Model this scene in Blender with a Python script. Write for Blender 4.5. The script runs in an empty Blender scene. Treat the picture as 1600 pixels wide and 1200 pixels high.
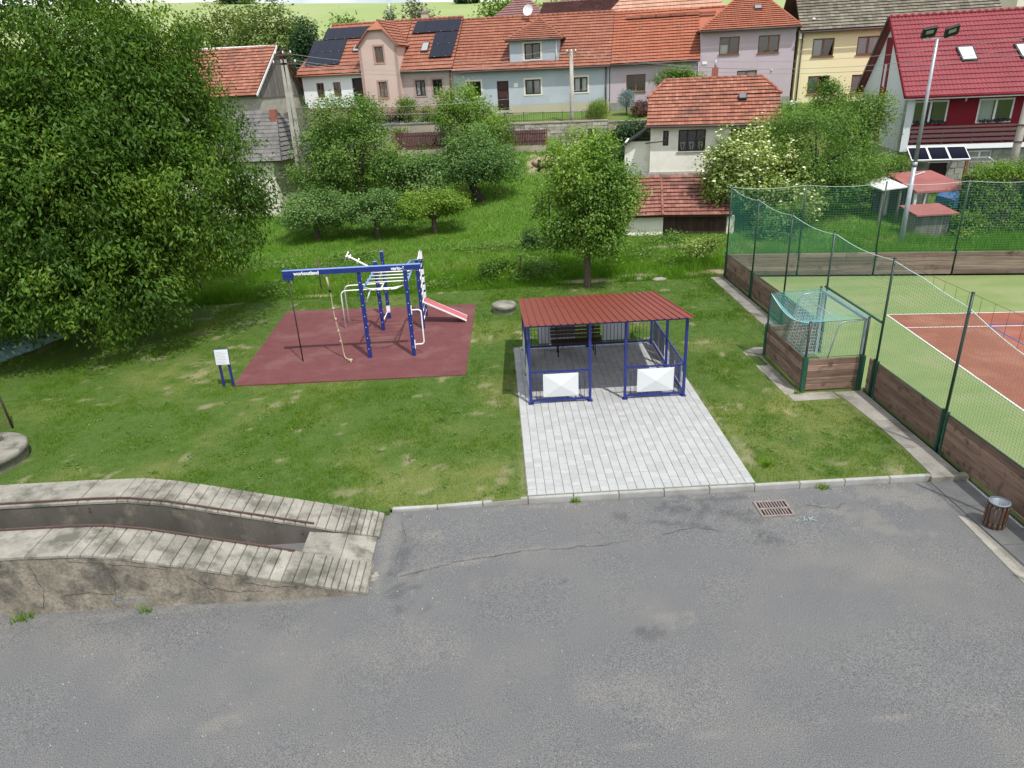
import bpy, math, random
import numpy as np
from mathutils import Vector, Matrix
random.seed(7); rng = np.random.default_rng(7)
SC = bpy.context.scene
COL = SC.collection

# ------------------------------------------------------------------ camera
cam_d = bpy.data.cameras.new('camera'); cam = bpy.data.objects.new('camera', cam_d); COL.objects.link(cam)
cam_d.sensor_fit = 'HORIZONTAL'; cam_d.sensor_width = 36.0; cam_d.lens = 24.525
cam_d.clip_start = 0.1; cam_d.clip_end = 2500
cam.matrix_world = Matrix(((0.99841, 0.05534, -0.01039, 0.0),
                           (-0.03188, 0.40354, -0.91440, 0.0),
                           (-0.04641, 0.91329, 0.40467, 8.5),
                           (0, 0, 0, 1)))
SC.camera = cam

# ------------------------------------------------------------------ world, sun, exposure
SUNV = Vector((0.285, -0.475, 1.0)).normalized()
SUN_EL = math.asin(SUNV.z); SUN_AZ = math.atan2(SUNV.x, SUNV.y)
W = bpy.data.worlds.new("World"); SC.world = W; W.use_nodes = True
nt = W.node_tree; nt.nodes.clear()
def N(tree, typ, **kw):
    n = tree.nodes.new(typ)
    for k, v in kw.items():
        if k.startswith('i_'):
            key = k[2:]
            n.inputs[int(key) if key.isdigit() else key.replace('_', ' ')].default_value = v
        else: setattr(n, k, v)
    return n
sky = N(nt, 'ShaderNodeTexSky', sky_type='NISHITA', sun_disc=False, sun_elevation=SUN_EL, sun_rotation=SUN_AZ,
        altitude=400, air_density=1.0, dust_density=1.5, ozone_density=1.0)
tc = N(nt, 'ShaderNodeTexCoord')
cn = N(nt, 'ShaderNodeTexNoise', i_Scale=2.6, i_Detail=7.0, i_Roughness=0.58)
cr = N(nt, 'ShaderNodeValToRGB'); cr.color_ramp.elements[0].position = 0.36; cr.color_ramp.elements[1].position = 0.62
bg1 = N(nt, 'ShaderNodeBackground', i_Strength=0.09)
bg2 = N(nt, 'ShaderNodeBackground', i_Strength=1.25); bg2.inputs[0].default_value = (0.97, 0.985, 1.0, 1)
mx = N(nt, 'ShaderNodeMixShader'); wo = N(nt, 'ShaderNodeOutputWorld')
L = nt.links.new
L(tc.outputs['Generated'], cn.inputs['Vector']); L(cn.outputs['Fac'], cr.inputs[0]); L(sky.outputs[0], bg1.inputs[0])
L(cr.outputs[0], mx.inputs[0]); L(bg1.outputs[0], mx.inputs[1]); L(bg2.outputs[0], mx.inputs[2]); L(mx.outputs[0], wo.inputs[0])

sun_d = bpy.data.lights.new('sun', 'SUN'); sun_d.energy = 3.2; sun_d.angle = math.radians(0.9); sun_d.color = (1.0, 0.965, 0.92)
sun = bpy.data.objects.new('sun', sun_d); COL.objects.link(sun)
sun.location = (20, -20, 60); sun.rotation_euler = SUNV.to_track_quat('Z', 'Y').to_euler()
SC.view_settings.view_transform = 'Standard'; SC.view_settings.look = 'None'
SC.view_settings.exposure = 0.38; SC.view_settings.gamma = 1.0; SC.view_settings.use_curve_mapping = False

# ------------------------------------------------------------------ materials
MATS = {}
def mat(name, c1, c2=None, scale=3.0, rough=0.8, bump=0.0, bscale=60.0, rnd=0.0, hue=None, ornd=0.0, metal=0.0, spec=0.4,
        c3=None, scale3=0.6, p3=(0.5, 0.62), stretch=None, detail=6.0, attr=None, speck=None, coord='W'):
    """colour = mix(c1,c2,noise) then mix c3 by a second noise; rnd: per-face attribute; ornd: per-object random; attr: (name, colour)"""
    m = bpy.data.materials.new(name); m.use_nodes = True; t = m.node_tree; t.nodes.clear(); lk = t.links.new
    out = N(t, 'ShaderNodeOutputMaterial'); b = N(t, 'ShaderNodeBsdfPrincipled', i_Roughness=rough, i_Metallic=metal)
    b.inputs['Specular IOR Level'].default_value = spec
    lk(b.outputs[0], out.inputs[0])
    if coord == 'W': pos = N(t, 'ShaderNodeNewGeometry').outputs['Position']
    else: pos = N(t, 'ShaderNodeTexCoord').outputs['Object']
    if stretch:
        mp = N(t, 'ShaderNodeMapping'); mp.inputs['Scale'].default_value = stretch; lk(pos, mp.inputs[0]); posn = mp.outputs[0]
    else: posn = pos
    def rgb(c): return (*c, 1.0)
    def mixc(fac, a, bcol):
        n = N(t, 'ShaderNodeMix', data_type='RGBA')
        if isinstance(fac, float): n.inputs[0].default_value = fac
        else: lk(fac, n.inputs[0])
        for i, c in ((6, a), (7, bcol)):
            if isinstance(c, tuple): n.inputs[i].default_value = rgb(c)
            else: lk(c, n.inputs[i])
        return n.outputs[2]
    col = c1
    if c2:
        ns = N(t, 'ShaderNodeTexNoise', i_Scale=scale, i_Detail=detail, i_Roughness=0.6); lk(posn, ns.inputs['Vector'])
        rp = N(t, 'ShaderNodeValToRGB'); rp.color_ramp.elements[0].position = 0.33; rp.color_ramp.elements[1].position = 0.67
        lk(ns.outputs['Fac'], rp.inputs[0]); col = mixc(rp.outputs[0], c1, c2)
    if c3:
        ns = N(t, 'ShaderNodeTexNoise', i_Scale=scale3, i_Detail=8.0, i_Roughness=0.62); lk(pos, ns.inputs['Vector'])
        rp = N(t, 'ShaderNodeValToRGB'); rp.color_ramp.elements[0].position = p3[0]; rp.color_ramp.elements[1].position = p3[1]
        lk(ns.outputs['Fac'], rp.inputs[0]); col = mixc(rp.outputs[0], col, c3)
    if attr:
        at = N(t, 'ShaderNodeAttribute', attribute_name=attr[0]); col = mixc(at.outputs['Fac'], col, attr[1])
        if len(attr) > 2:
            at = N(t, 'ShaderNodeAttribute', attribute_name=attr[2]); col = mixc(at.outputs['Fac'], col, attr[3])
    if speck:
        ns = N(t, 'ShaderNodeTexNoise', i_Scale=speck[0], i_Detail=2.0, i_Roughness=0.7); lk(pos, ns.inputs['Vector'])
        mr = N(t, 'ShaderNodeMapRange', i_1=0.3, i_2=0.7, i_3=1 - speck[1], i_4=1 + speck[1]); lk(ns.outputs['Fac'], mr.inputs[0])
        vm = N(t, 'ShaderNodeVectorMath', operation='SCALE'); 
        if isinstance(col, tuple): vm.inputs[0].default_value = col
        else: lk(col, vm.inputs[0])
        lk(mr.outputs[0], vm.inputs['Scale']); col = vm.outputs[0]
    if rnd or ornd:
        if rnd: src = N(t, 'ShaderNodeAttribute', attribute_name='rnd').outputs['Fac']
        if ornd: src2 = N(t, 'ShaderNodeObjectInfo').outputs['Random']
        for amt, s in ((rnd, src if rnd else None), (ornd, src2 if ornd else None)):
            if not amt: continue
            if hue and amt == rnd:
                mr = N(t, 'ShaderNodeMapRange', i_1=0.35, i_2=1.0, i_3=0.0, i_4=1.0); lk(s, mr.inputs[0]); col = mixc(mr.outputs[0], col, hue)
            mr = N(t, 'ShaderNodeMapRange', i_1=0.0, i_2=1.0, i_3=1 - amt, i_4=1 + amt); lk(s, mr.inputs[0])
            vm = N(t, 'ShaderNodeVectorMath', operation='SCALE')
            if isinstance(col, tuple): vm.inputs[0].default_value = col
            else: lk(col, vm.inputs[0])
            lk(mr.outputs[0], vm.inputs['Scale']); col = vm.outputs[0]
    if isinstance(col, tuple): b.inputs['Base Color'].default_value = rgb(col)
    else: lk(col, b.inputs['Base Color'])
    if bump:
        ns = N(t, 'ShaderNodeTexNoise', i_Scale=bscale, i_Detail=5.0, i_Roughness=0.65); lk(posn, ns.inputs['Vector'])
        bp = N(t, 'ShaderNodeBump', i_Strength=bump, i_Distance=0.02); lk(ns.outputs['Fac'], bp.inputs['Height']); lk(bp.outputs[0], b.inputs['Normal'])
    MATS[name] = m
    return m

def leafmat(name, dark, light, young, transl=0.32, gloss=0.05):
    m = bpy.data.materials.new(name); m.use_nodes = True; t = m.node_tree; t.nodes.clear(); lk = t.links.new
    out = N(t, 'ShaderNodeOutputMaterial')
    at = N(t, 'ShaderNodeAttribute', attribute_name='rnd')
    rp = N(t, 'ShaderNodeValToRGB'); e = rp.color_ramp.elements
    e[0].color = (*dark, 1); e[1].color = (*young, 1); e[0].position = 0.0; e[1].position = 1.0
    k = rp.color_ramp.elements.new(0.7); k.color = (*light, 1)
    lk(at.outputs['Fac'], rp.inputs[0])
    d = N(t, 'ShaderNodeBsdfDiffuse'); tr = N(t, 'ShaderNodeBsdfTranslucent'); g = N(t, 'ShaderNodeBsdfGlossy', i_Roughness=0.45)
    g.inputs[0].default_value = (0.9, 1, 0.9, 1)
    vm = N(t, 'ShaderNodeVectorMath', operation='MULTIPLY'); vm.inputs[1].default_value = (1.25, 1.35, 0.5)
    lk(rp.outputs[0], d.inputs[0]); lk(rp.outputs[0], vm.inputs[0]); lk(vm.outputs[0], tr.inputs[0])
    m1 = N(t, 'ShaderNodeMixShader', i_0=transl); m2 = N(t, 'ShaderNodeMixShader', i_0=gloss)
    lk(d.outputs[0], m1.inputs[1]); lk(tr.outputs[0], m1.inputs[2]); lk(m1.outputs[0], m2.inputs[1]); lk(g.outputs[0], m2.inputs[2]); lk(m2.outputs[0], out.inputs[0])
    MATS[name] = m
    return m

def glassmat(name, tint=(0.55, 0.6, 0.6), refl=0.12):
    m = bpy.data.materials.new(name); m.use_nodes = True; t = m.node_tree; t.nodes.clear(); lk = t.links.new
    out = N(t, 'ShaderNodeOutputMaterial'); tr = N(t, 'ShaderNodeBsdfTransparent'); tr.inputs[0].default_value = (*tint, 1)
    g = N(t, 'ShaderNodeBsdfGlossy', i_Roughness=0.03); fr = N(t, 'ShaderNodeFresnel', i_IOR=1.5)
    ad = N(t, 'ShaderNodeMath', operation='ADD'); ad.inputs[1].default_value = refl; ad.use_clamp = True
    mxs = N(t, 'ShaderNodeMixShader'); lk(fr.outputs[0], ad.inputs[0]); lk(ad.outputs[0], mxs.inputs[0])
    lk(tr.outputs[0], mxs.inputs[1]); lk(g.outputs[0], mxs.inputs[2]); lk(mxs.outputs[0], out.inputs[0])
    MATS[name] = m
    return m

# ------------------------------------------------------------------ mesh helpers
OFF = {}
def offset_of(o):
    while o is not None:
        if o.name in OFF: return OFF[o.name]
        o = o.parent
    return Vector((0, 0, 0))
def tagset(o, label=None, cat=None, group=None, kind=None):
    if label: o['label'] = label
    if cat: o['category'] = cat
    if group: o['group'] = group
    if kind: o['kind'] = kind
    return o
class MB:
    def __init__(s): s.v = []; s.f = []; s.r = []; s.sm = []
    def add(s, vs, fs, r=None, smooth=False):
        b = len(s.v); s.v.extend([tuple(p) for p in vs]); r = random.random() if r is None else r
        for f in fs: s.f.append(tuple(b + i for i in f)); s.r.append(r); s.sm.append(smooth)
        return s
    def box(s, x0, x1, y0, y1, z0, z1, r=None):
        return s.add([(x0,y0,z0),(x1,y0,z0),(x1,y1,z0),(x0,y1,z0),(x0,y0,z1),(x1,y0,z1),(x1,y1,z1),(x0,y1,z1)],
                     [(3,2,1,0),(4,5,6,7),(0,1,5,4),(1,2,6,5),(2,3,7,6),(3,0,4,7)], r)
    def cbox(s, x0, x1, y0, y1, z0, z1, c=0.01, r=None):
        """box whose top edges are chamfered"""
        return s.add([(x0,y0,z0),(x1,y0,z0),(x1,y1,z0),(x0,y1,z0),(x0,y0,z1-c),(x1,y0,z1-c),(x1,y1,z1-c),(x0,y1,z1-c),
                      (x0+c,y0+c,z1),(x1-c,y0+c,z1),(x1-c,y1-c,z1),(x0+c,y1-c,z1)],
                     [(3,2,1,0),(0,1,5,4),(1,2,6,5),(2,3,7,6),(3,0,4,7),(4,5,9,8),(5,6,10,9),(6,7,11,10),(7,4,8,11),(8,9,10,11)], r)
    def beam(s, p, q, w, h, up=(0,0,1), r=None):
        p = Vector(p); q = Vector(q); d = (q-p).normalized(); up = Vector(up)
        if abs(d.dot(up)) > 0.98: up = Vector((0,1,0))
        a = d.cross(up).normalized()*(w/2); b = a.cross(d).normalized()*(h/2)
        vs = [p-a-b,p+a-b,p+a+b,p-a+b,q-a-b,q+a-b,q+a+b,q-a+b]
        return s.add(vs, [(0,1,2,3),(7,6,5,4),(0,4,5,1),(1,5,6,2),(2,6,7,3),(3,7,4,0)], r)
    def tube(s, pts, rad, n=6, r=None, smooth=True, cap=True):
        pts = [Vector(p) for p in pts]; k = len(pts); vs = []; fs = []
        rads = rad if isinstance(rad, (list, tuple)) else [rad]*k
        a = None
        for i, p in enumerate(pts):
            d = (pts[min(i+1,k-1)]-pts[max(i-1,0)]).normalized()
            if a is None:
                a = d.orthogonal().normalized()
            else:
                a = (a - d*a.dot(d))
                a = a.normalized() if a.length > 1e-6 else d.orthogonal().normalized()
            b = d.cross(a)
            for j in range(n):
                an = 2*math.pi*j/n; vs.append(p + (a*math.cos(an)+b*math.sin(an))*rads[i])
        for i in range(k-1):
            for j in range(n): fs.append((i*n+j, i*n+(j+1)%n, (i+1)*n+(j+1)%n, (i+1)*n+j))
        if cap: fs.append(tuple(reversed(range(n)))); fs.append(tuple((k-1)*n+j for j in range(n)))
        return s.add(vs, fs, r, smooth)
    def poly(s, pts, r=None): return s.add(pts, [tuple(range(len(pts)))], r)
    def prism(s, pts, vec, r=None):
        vec = Vector(vec); n = len(pts); a = [Vector(p) for p in pts]; vs = a+[p+vec for p in a]
        fs = [tuple(reversed(range(n))), tuple(range(n, 2*n))]+[(i,(i+1)%n,n+(i+1)%n,n+i) for i in range(n)]
        return s.add(vs, fs, r)
    def lathe(s, c, prof, n=20, r=None, smooth=True):
        vs = []; fs = []
        for (rr, z) in prof:
            for j in range(n): an = 2*math.pi*j/n; vs.append((c[0]+rr*math.cos(an), c[1]+rr*math.sin(an), c[2]+z))
        for i in range(len(prof)-1):
            for j in range(n): fs.append((i*n+j, i*n+(j+1)%n, (i+1)*n+(j+1)%n, (i+1)*n+j))
        return s.add(vs, fs, r, smooth)
    def sphere(s, c, rx, ry, rz, n=10, m=7, r=None):
        prof = []
        vs = []; fs = []
        for i in range(m+1):
            th = math.pi*i/m
            for j in range(n):
                an = 2*math.pi*j/n; vs.append((c[0]+rx*math.sin(th)*math.cos(an), c[1]+ry*math.sin(th)*math.sin(an), c[2]+rz*math.cos(th)))
        for i in range(m):
            for j in range(n): fs.append((i*n+j, (i+1)*n+j, (i+1)*n+(j+1)%n, i*n+(j+1)%n))
        return s.add(vs, fs, r, True)
    def mesh(s, name, off=Vector((0,0,0))):
        me = bpy.data.meshes.new(name)
        me.from_pydata([(x-off.x, y-off.y, z-off.z) for x, y, z in s.v], [], s.f); me.update()
        a = me.attributes.new('rnd', 'FLOAT', 'FACE'); a.data.foreach_set('value', s.r)
        me.polygons.foreach_set('use_smooth', s.sm)
        return me
    def build(s, name, m, parent=None, label=None, cat=None, group=None, kind=None, recalc=True):
        me = s.mesh(name, offset_of(parent))
        if recalc:
            import bmesh
            b = bmesh.new(); b.from_mesh(me); bmesh.ops.recalc_face_normals(b, faces=b.faces); b.to_mesh(me); b.free()
        me.materials.append(MATS[m] if isinstance(m, str) else m)
        o = bpy.data.objects.new(name, me); COL.objects.link(o)
        if parent: o.parent = parent
        return tagset(o, label, cat, group, kind)
def inst(name, me, parent, loc=(0,0,0), rz=0.0):
    o = bpy.data.objects.new(name, me); COL.objects.link(o); o.parent = parent
    o.location = Vector(loc)-offset_of(parent); o.rotation_euler = (0, 0, rz)
    return o
def thing(name, label, cat, loc=(0,0,0), frame=None, group=None, kind=None):
    """Empty at the thing's base. frame=(origin, angle): loc and all child coordinates are in that frame."""
    o = bpy.data.objects.new(name, None); COL.objects.link(o); o.empty_display_size = 0.3
    if frame:
        O, ang = frame; o.location = Vector(O)+Matrix.Rotation(ang, 3, 'Z') @ Vector(loc); o.rotation_euler = (0, 0, ang)
    else: o.location = loc
    OFF[o.name] = Vector(loc)
    return tagset(o, label, cat, group, kind)

def npmesh(name, V, F, rnd=None, extra=None):
    """V (n,3), F (m,k) arrays"""
    me = bpy.data.meshes.new(name); V = np.asarray(V, np.float32); F = np.asarray(F, np.int32); k = F.shape[1]
    me.vertices.add(len(V)); me.vertices.foreach_set('co', V.ravel())
    me.loops.add(F.size); me.loops.foreach_set('vertex_index', F.ravel())
    me.polygons.add(len(F)); me.polygons.foreach_set('loop_start', np.arange(0, F.size, k, dtype=np.int32))
    me.update(calc_edges=True)
    if rnd is not None:
        a = me.attributes.new('rnd', 'FLOAT', 'FACE'); a.data.foreach_set('value', np.asarray(rnd, np.float32))
    for nm, arr in (extra or {}).items():
        a = me.attributes.new(nm, 'FLOAT', 'FACE' if len(arr) == len(F) else 'POINT'); a.data.foreach_set('value', np.asarray(arr, np.float32))
    return me
def npobj(name, me, m, parent=None, **kw):
    me.materials.append(MATS[m]); o = bpy.data.objects.new(name, me); COL.objects.link(o)
    if parent: o.parent = parent
    return tagset(o, **kw)

# value noise in numpy
_T = rng.random((64, 64))
def vnoise(x, y):
    xi = np.floor(x).astype(int); yi = np.floor(y).astype(int); fx = x-xi; fy = y-yi
    fx = fx*fx*(3-2*fx); fy = fy*fy*(3-2*fy); g = lambda a, b: _T[a % 64, b % 64]
    return (g(xi,yi)*(1-fx)+g(xi+1,yi)*fx)*(1-fy)+(g(xi,yi+1)*(1-fx)+g(xi+1,yi+1)*fx)*fy
def fbm(x, y, o=4):
    s = 0; a = 0.5; t = 0
    for i in range(o): s = s+a*vnoise(x*2**i+17.3*i, y*2**i+5.1*i); t += a; a *= 0.5
    return s/t
def sstep(a, b, x): t = np.clip((x-a)/(b-a), 0, 1); return t*t*(3-2*t)

# ------------------------------------------------------------------ palette
mat('asphalt', (0.124,0.126,0.128), (0.139,0.140,0.139), 0.55, 0.9, 0.55, 80, c3=(0.159,0.155,0.146), scale3=0.45, p3=(0.50,0.78), speck=(58.0,0.62), attr=('tar',(0.047,0.049,0.053),'dust',(0.232,0.219,0.189)))
mat('lawn_soil', (0.050,0.098,0.013), (0.075,0.130,0.019), 3.5, 0.95, 0.8, 70, attr=('dry',(0.19,0.19,0.06),'bald',(0.30,0.25,0.16)), speck=(45.0,0.35))
mat('meadow_soil', (0.075,0.145,0.02), (0.11,0.20,0.03), 0.7, 0.95, 0.8, 40, attr=('dry',(0.18,0.16,0.06),'bald',(0.34,0.27,0.18)), speck=(20.0,0.3))
mat('field', (0.224,0.292,0.095), (0.267,0.327,0.120), 0.02, 0.95, c3=(0.284,0.327,0.146), scale3=0.012)
leafmat('lawn_blade', (0.075,0.160,0.012), (0.158,0.275,0.022), (0.28,0.31,0.058), 0.25, 0.0)
leafmat('meadow_blade', (0.095,0.215,0.018), (0.15,0.295,0.032), (0.27,0.33,0.09), 0.3, 0.0)
mat('paver', (0.348,0.357,0.353), (0.387,0.394,0.389), 7, 0.85, 0.25, 150, rnd=0.0, ornd=0.085, speck=(70.0,0.07))
mat('paver_bulk', (0.348,0.357,0.353), (0.387,0.394,0.389), 7, 0.85, 0.25, 150, rnd=0.085, speck=(70.0,0.07))
mat('joint_sand', (0.17,0.165,0.15), (0.24,0.23,0.2), 20, 0.95)
mat('kerb_concrete', (0.306,0.306,0.293), (0.374,0.374,0.361), 5, 0.85, 0.25, 120, c3=(0.281,0.272,0.246), scale3=1.2, ornd=0.08)
mat('rubber', (0.129,0.040,0.043), (0.157,0.052,0.053), 2.2, 0.92, 0.6, 180, speck=(120.0,0.35), c3=(0.172,0.073,0.069), scale3=0.7)
mat('old_concrete', (0.221,0.209,0.176), (0.328,0.312,0.267), 2.6, 0.92, 0.7, 45, c3=(0.123,0.119,0.094), scale3=2.2, p3=(0.48,0.64), ornd=0.12, speck=(40.0,0.14))
mat('stained_concrete', (0.165,0.145,0.112), (0.285,0.255,0.20), 2.3, 0.92, 1.0, 13, c3=(0.085,0.080,0.066), scale3=2.1, p3=(0.48,0.66), speck=(24.0,0.30), stretch=(1.2,1,0.5))
mat('dark_concrete', (0.085,0.078,0.066), (0.14,0.128,0.108), 1.7, 0.92, 0.5, 25, c3=(0.21,0.195,0.145), scale3=1.6, p3=(0.56,0.7), stretch=(1,1,0.4))
mat('strip_concrete', (0.244,0.227,0.197), (0.353,0.328,0.286), 1.6, 0.92, 0.5, 50, c3=(0.176,0.168,0.139), scale3=0.9, speck=(50.0,0.2), ornd=0.1)
mat('grey_slab', (0.125,0.129,0.129), (0.172,0.172,0.168), 2, 0.9, 0.4, 80, ornd=0.1, speck=(60.0,0.15))
mat('rust_steel', (0.065,0.040,0.036), (0.105,0.066,0.056), 9, 0.75, 0.3, 60)
mat('old_iron', (0.16,0.13,0.12), (0.27,0.22,0.20), 8, 0.7, 0.3, 80)
mat('seam', (0.095,0.093,0.088), None, rough=1.0)
mat('crack', (0.06,0.055,0.048), None, rough=1.0)
mat('grit', (0.45,0.44,0.41), (0.25,0.24,0.22), 30, 0.9)
mat('black', (0.008,0.008,0.008), None, rough=0.9)
mat('blue_steel', (0.015,0.026,0.165), (0.018,0.032,0.19), 3, 0.38, spec=0.5)
mat('white_paint', (0.78,0.79,0.78), (0.84,0.84,0.83), 4, 0.4, spec=0.5)
mat('white_panel', (0.62,0.64,0.65), None, rough=0.35)
mat('dark_wood', (0.035,0.022,0.018), (0.06,0.035,0.028), 6, 0.55, stretch=(1,8,8))
mat('roof_red_metal', (0.190,0.036,0.025), (0.215,0.043,0.030), 1.5, 0.40, spec=0.45)
mat('bench_steel', (0.02,0.02,0.02), None, rough=0.5)
mat('plank', (0.165,0.100,0.072), (0.285,0.190,0.142), 2.5, 0.85, 0.5, 30, c3=(0.06,0.036,0.026), scale3=3.0, p3=(0.55,0.7), stretch=(0.5,0.5,5), ornd=0.34)
mat('plank_far', (0.135,0.098,0.074), (0.23,0.175,0.14), 2.2, 0.88, 0.5, 30, c3=(0.07,0.048,0.036), scale3=1.6, p3=(0.55,0.7), stretch=(0.4,0.4,6), ornd=0.34)
mat('green_steel', (0.012,0.065,0.042), (0.02,0.095,0.06), 3, 0.45, spec=0.5)
mat('dark_green_steel', (0.006,0.022,0.015), (0.008,0.03,0.02), 3, 0.4, spec=0.5)
mat('net_green', (0.06,0.28,0.21), None, rough=0.7)
mat('net_blue', (0.20,0.50,0.50), None, rough=0.7)
mat('net_white', (0.62,0.64,0.66), None, rough=0.7)
mat('rope_pale', (0.45,0.62,0.58), None, rough=0.8)
mat('turf_court', (0.159,0.215,0.071), (0.191,0.248,0.088), 1.0, 0.95, 0.5, 90, c3=(0.215,0.245,0.103), scale3=0.5, speck=(80.0,0.2), stretch=(0.3,1.5,1))
mat('red_court', (0.232,0.071,0.043), (0.267,0.088,0.055), 1.3, 0.92, 0.5, 90, speck=(90.0,0.22), c3=(0.292,0.112,0.073), scale3=0.6)
mat('line_white', (0.634,0.616,0.581), (0.546,0.528,0.493), 6, 0.85)
mat('line_blue', (0.06,0.09,0.30), None, rough=0.85)
mat('galv', (0.30,0.33,0.36), (0.40,0.43,0.46), 4, 0.4, metal=0.35)
mat('lamp_glass', (0.30,0.36,0.33), None, rough=0.2)
mat('lamp_black', (0.02,0.024,0.022), None, rough=0.45)
mat('alu_grey', (0.42,0.44,0.45), None, rough=0.45, metal=0.4)
mat('bin_metal', (0.20,0.24,0.27), (0.26,0.30,0.33), 3, 0.6, metal=0.3)
mat('slat_wood', (0.085,0.045,0.028), (0.13,0.072,0.046), 7, 0.6, stretch=(6,6,1), ornd=0.15)
mat('rope_hemp', (0.36,0.30,0.20), (0.46,0.39,0.27), 30, 0.9)
mat('board_red', (0.42,0.10,0.12), (0.46,0.13,0.15), 3, 0.75)
mat('pole_black', (0.03,0.022,0.018), None, rough=0.5)
mat('blue_light', (0.16,0.28,0.62), None, rough=0.35)
mat('bark', (0.075,0.055,0.04), (0.14,0.11,0.08), 8, 0.95, 0.9, 30, stretch=(3,3,0.6))
mat('dark_bark', (0.03,0.024,0.02), (0.06,0.05,0.042), 8, 0.95, 0.9, 30, stretch=(3,3,0.6))
mat('stone_wall', (0.30,0.28,0.235), (0.42,0.40,0.345), 2.5, 0.95, 0.6, 20, rnd=0.28)
mat('mortar', (0.34,0.33,0.29), (0.42,0.40,0.36), 4, 0.95)
mat('concrete_wall', (0.33,0.29,0.22), (0.44,0.39,0.31), 1.1, 0.95, 0.3, 20)
mat('tile_orange', (0.258,0.093,0.057), (0.314,0.125,0.077), 0.9, 0.85, rnd=0.13)
mat('tile_bright', (0.305,0.096,0.053), (0.348,0.119,0.067), 0.9, 0.8, rnd=0.08)
mat('tile_old', (0.261,0.097,0.063), (0.333,0.142,0.095), 0.8, 0.9, rnd=0.24, c3=(0.171,0.090,0.068), scale3=0.7, p3=(0.55,0.75))
mat('tile_shed', (0.207,0.081,0.061), (0.279,0.124,0.095), 0.9, 0.9, rnd=0.26, c3=(0.135,0.077,0.063), scale3=0.8, p3=(0.52,0.72))
mat('tile_brown', (0.135,0.120,0.090), (0.194,0.176,0.135), 0.7, 0.92, rnd=0.28)
mat('tile_crimson', (0.211,0.038,0.047), (0.257,0.050,0.059), 0.7, 0.45, rnd=0.05, spec=0.5)
mat('tile_slate', (0.125,0.120,0.117), (0.175,0.167,0.160), 0.8, 0.9, rnd=0.15)
mat('tile_plum', (0.190,0.100,0.095), (0.228,0.123,0.114), 0.6, 0.9, rnd=0.12)
mat('tile_pale', (0.425,0.230,0.157), (0.476,0.281,0.204), 0.6, 0.85, rnd=0.1)
def plaster(n, a, b, **k): mat(n, a, b, 0.6, 0.92, 0.2, 60, **k)
plaster('p_white', (0.79,0.81,0.82), (0.82,0.83,0.84))
plaster('p_pink', (0.56,0.41,0.36), (0.60,0.45,0.40))
plaster('p_pinkdark', (0.36,0.245,0.21), (0.40,0.28,0.24))
plaster('p_mauve', (0.42,0.335,0.325), (0.46,0.37,0.36))
plaster('p_grey', (0.37,0.415,0.47), (0.43,0.475,0.52), c3=(0.44,0.49,0.53), scale3=0.5)
plaster('p_cream', (0.66,0.63,0.52), (0.72,0.69,0.58))
plaster('p_sand', (0.42,0.385,0.29), (0.48,0.44,0.34))
plaster('p_lilac', (0.46,0.385,0.425), (0.50,0.42,0.46))
plaster('p_yellow', (0.80,0.70,0.42), (0.83,0.73,0.46))
plaster('p_red', (0.175,0.008,0.018), (0.20,0.012,0.022))
plaster('p_pale', (0.60,0.64,0.66), (0.64,0.68,0.70))
mat('p_old', (0.76,0.74,0.64), (0.83,0.815,0.74), 0.9, 0.95, 0.3, 30, c3=(0.56,0.50,0.36), scale3=0.9, p3=(0.5,0.78))
mat('fieldstone', (0.20,0.20,0.18), (0.31,0.31,0.28), 2.2, 0.95, 0.8, 9, rnd=0.25)
mat('frame_brown', (0.19,0.085,0.04), None, rough=0.5)
mat('frame_dark', (0.025,0.018,0.016), None, rough=0.5)
mat('frame_white', (0.75,0.75,0.74), None, rough=0.4)
mat('door_dark', (0.03,0.012,0.014), None, rough=0.45)
mat('shed_wood', (0.032,0.018,0.014), (0.07,0.042,0.032), 4, 0.9, 0.5, 30, stretch=(5,5,0.7), ornd=0.3)
mat('fence_maroon', (0.075,0.028,0.03), (0.11,0.045,0.045), 3, 0.8, stretch=(4,4,1), ornd=0.2)
mat('grey_wood', (0.11,0.10,0.09), (0.20,0.185,0.17), 3, 0.95, 0.5, 30, stretch=(5,5,0.6), ornd=0.25)
mat('rail_brown', (0.10,0.05,0.052), (0.135,0.072,0.07), 3, 0.6, stretch=(1,6,6), ornd=0.1)
mat('pv', (0.004,0.006,0.017), (0.006,0.008,0.022), 2, 0.28, spec=0.3)
mat('curtain', (0.70,0.71,0.71), None, rough=0.9)
mat('blind_dark', (0.055,0.02,0.018), None, rough=0.7)
mat('room_shade', (0.03,0.028,0.026), None, rough=0.9)  # near-black colour standing in for the shade inside rooms and openings
mat('brick', (0.26,0.085,0.06), (0.34,0.13,0.09), 14, 0.9, 0.5, 30)
mat('pole_concrete', (0.33,0.31,0.27), (0.43,0.41,0.36), 3, 0.9, 0.3, 40)
mat('porcelain', (0.75,0.74,0.70), None, rough=0.3)
mat('wire', (0.30,0.31,0.32), None, rough=0.5, metal=0.3)
mat('gutter', (0.10,0.07,0.065), None, rough=0.5)
mat('verge_white', (0.62,0.62,0.6), None, rough=0.7)
mat('car_blue', (0.05,0.16,0.42), None, rough=0.22, spec=0.6)
mat('tyre', (0.015,0.015,0.015), None, rough=0.9)
mat('teal_sheet', (0.15,0.27,0.26), (0.22,0.36,0.34), 1.5, 0.6)
mat('roof_felt', (0.25,0.080,0.075), (0.31,0.115,0.105), 1.0, 0.9)
mat('pale_sheet', (0.68,0.68,0.66), (0.78,0.78,0.76), 2, 0.7)
mat('dirt', (0.30,0.225,0.15), (0.40,0.31,0.21), 6, 0.95, 0.8, 40)
mat('blossom', (0.74,0.74,0.50), None, rough=0.8)
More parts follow.
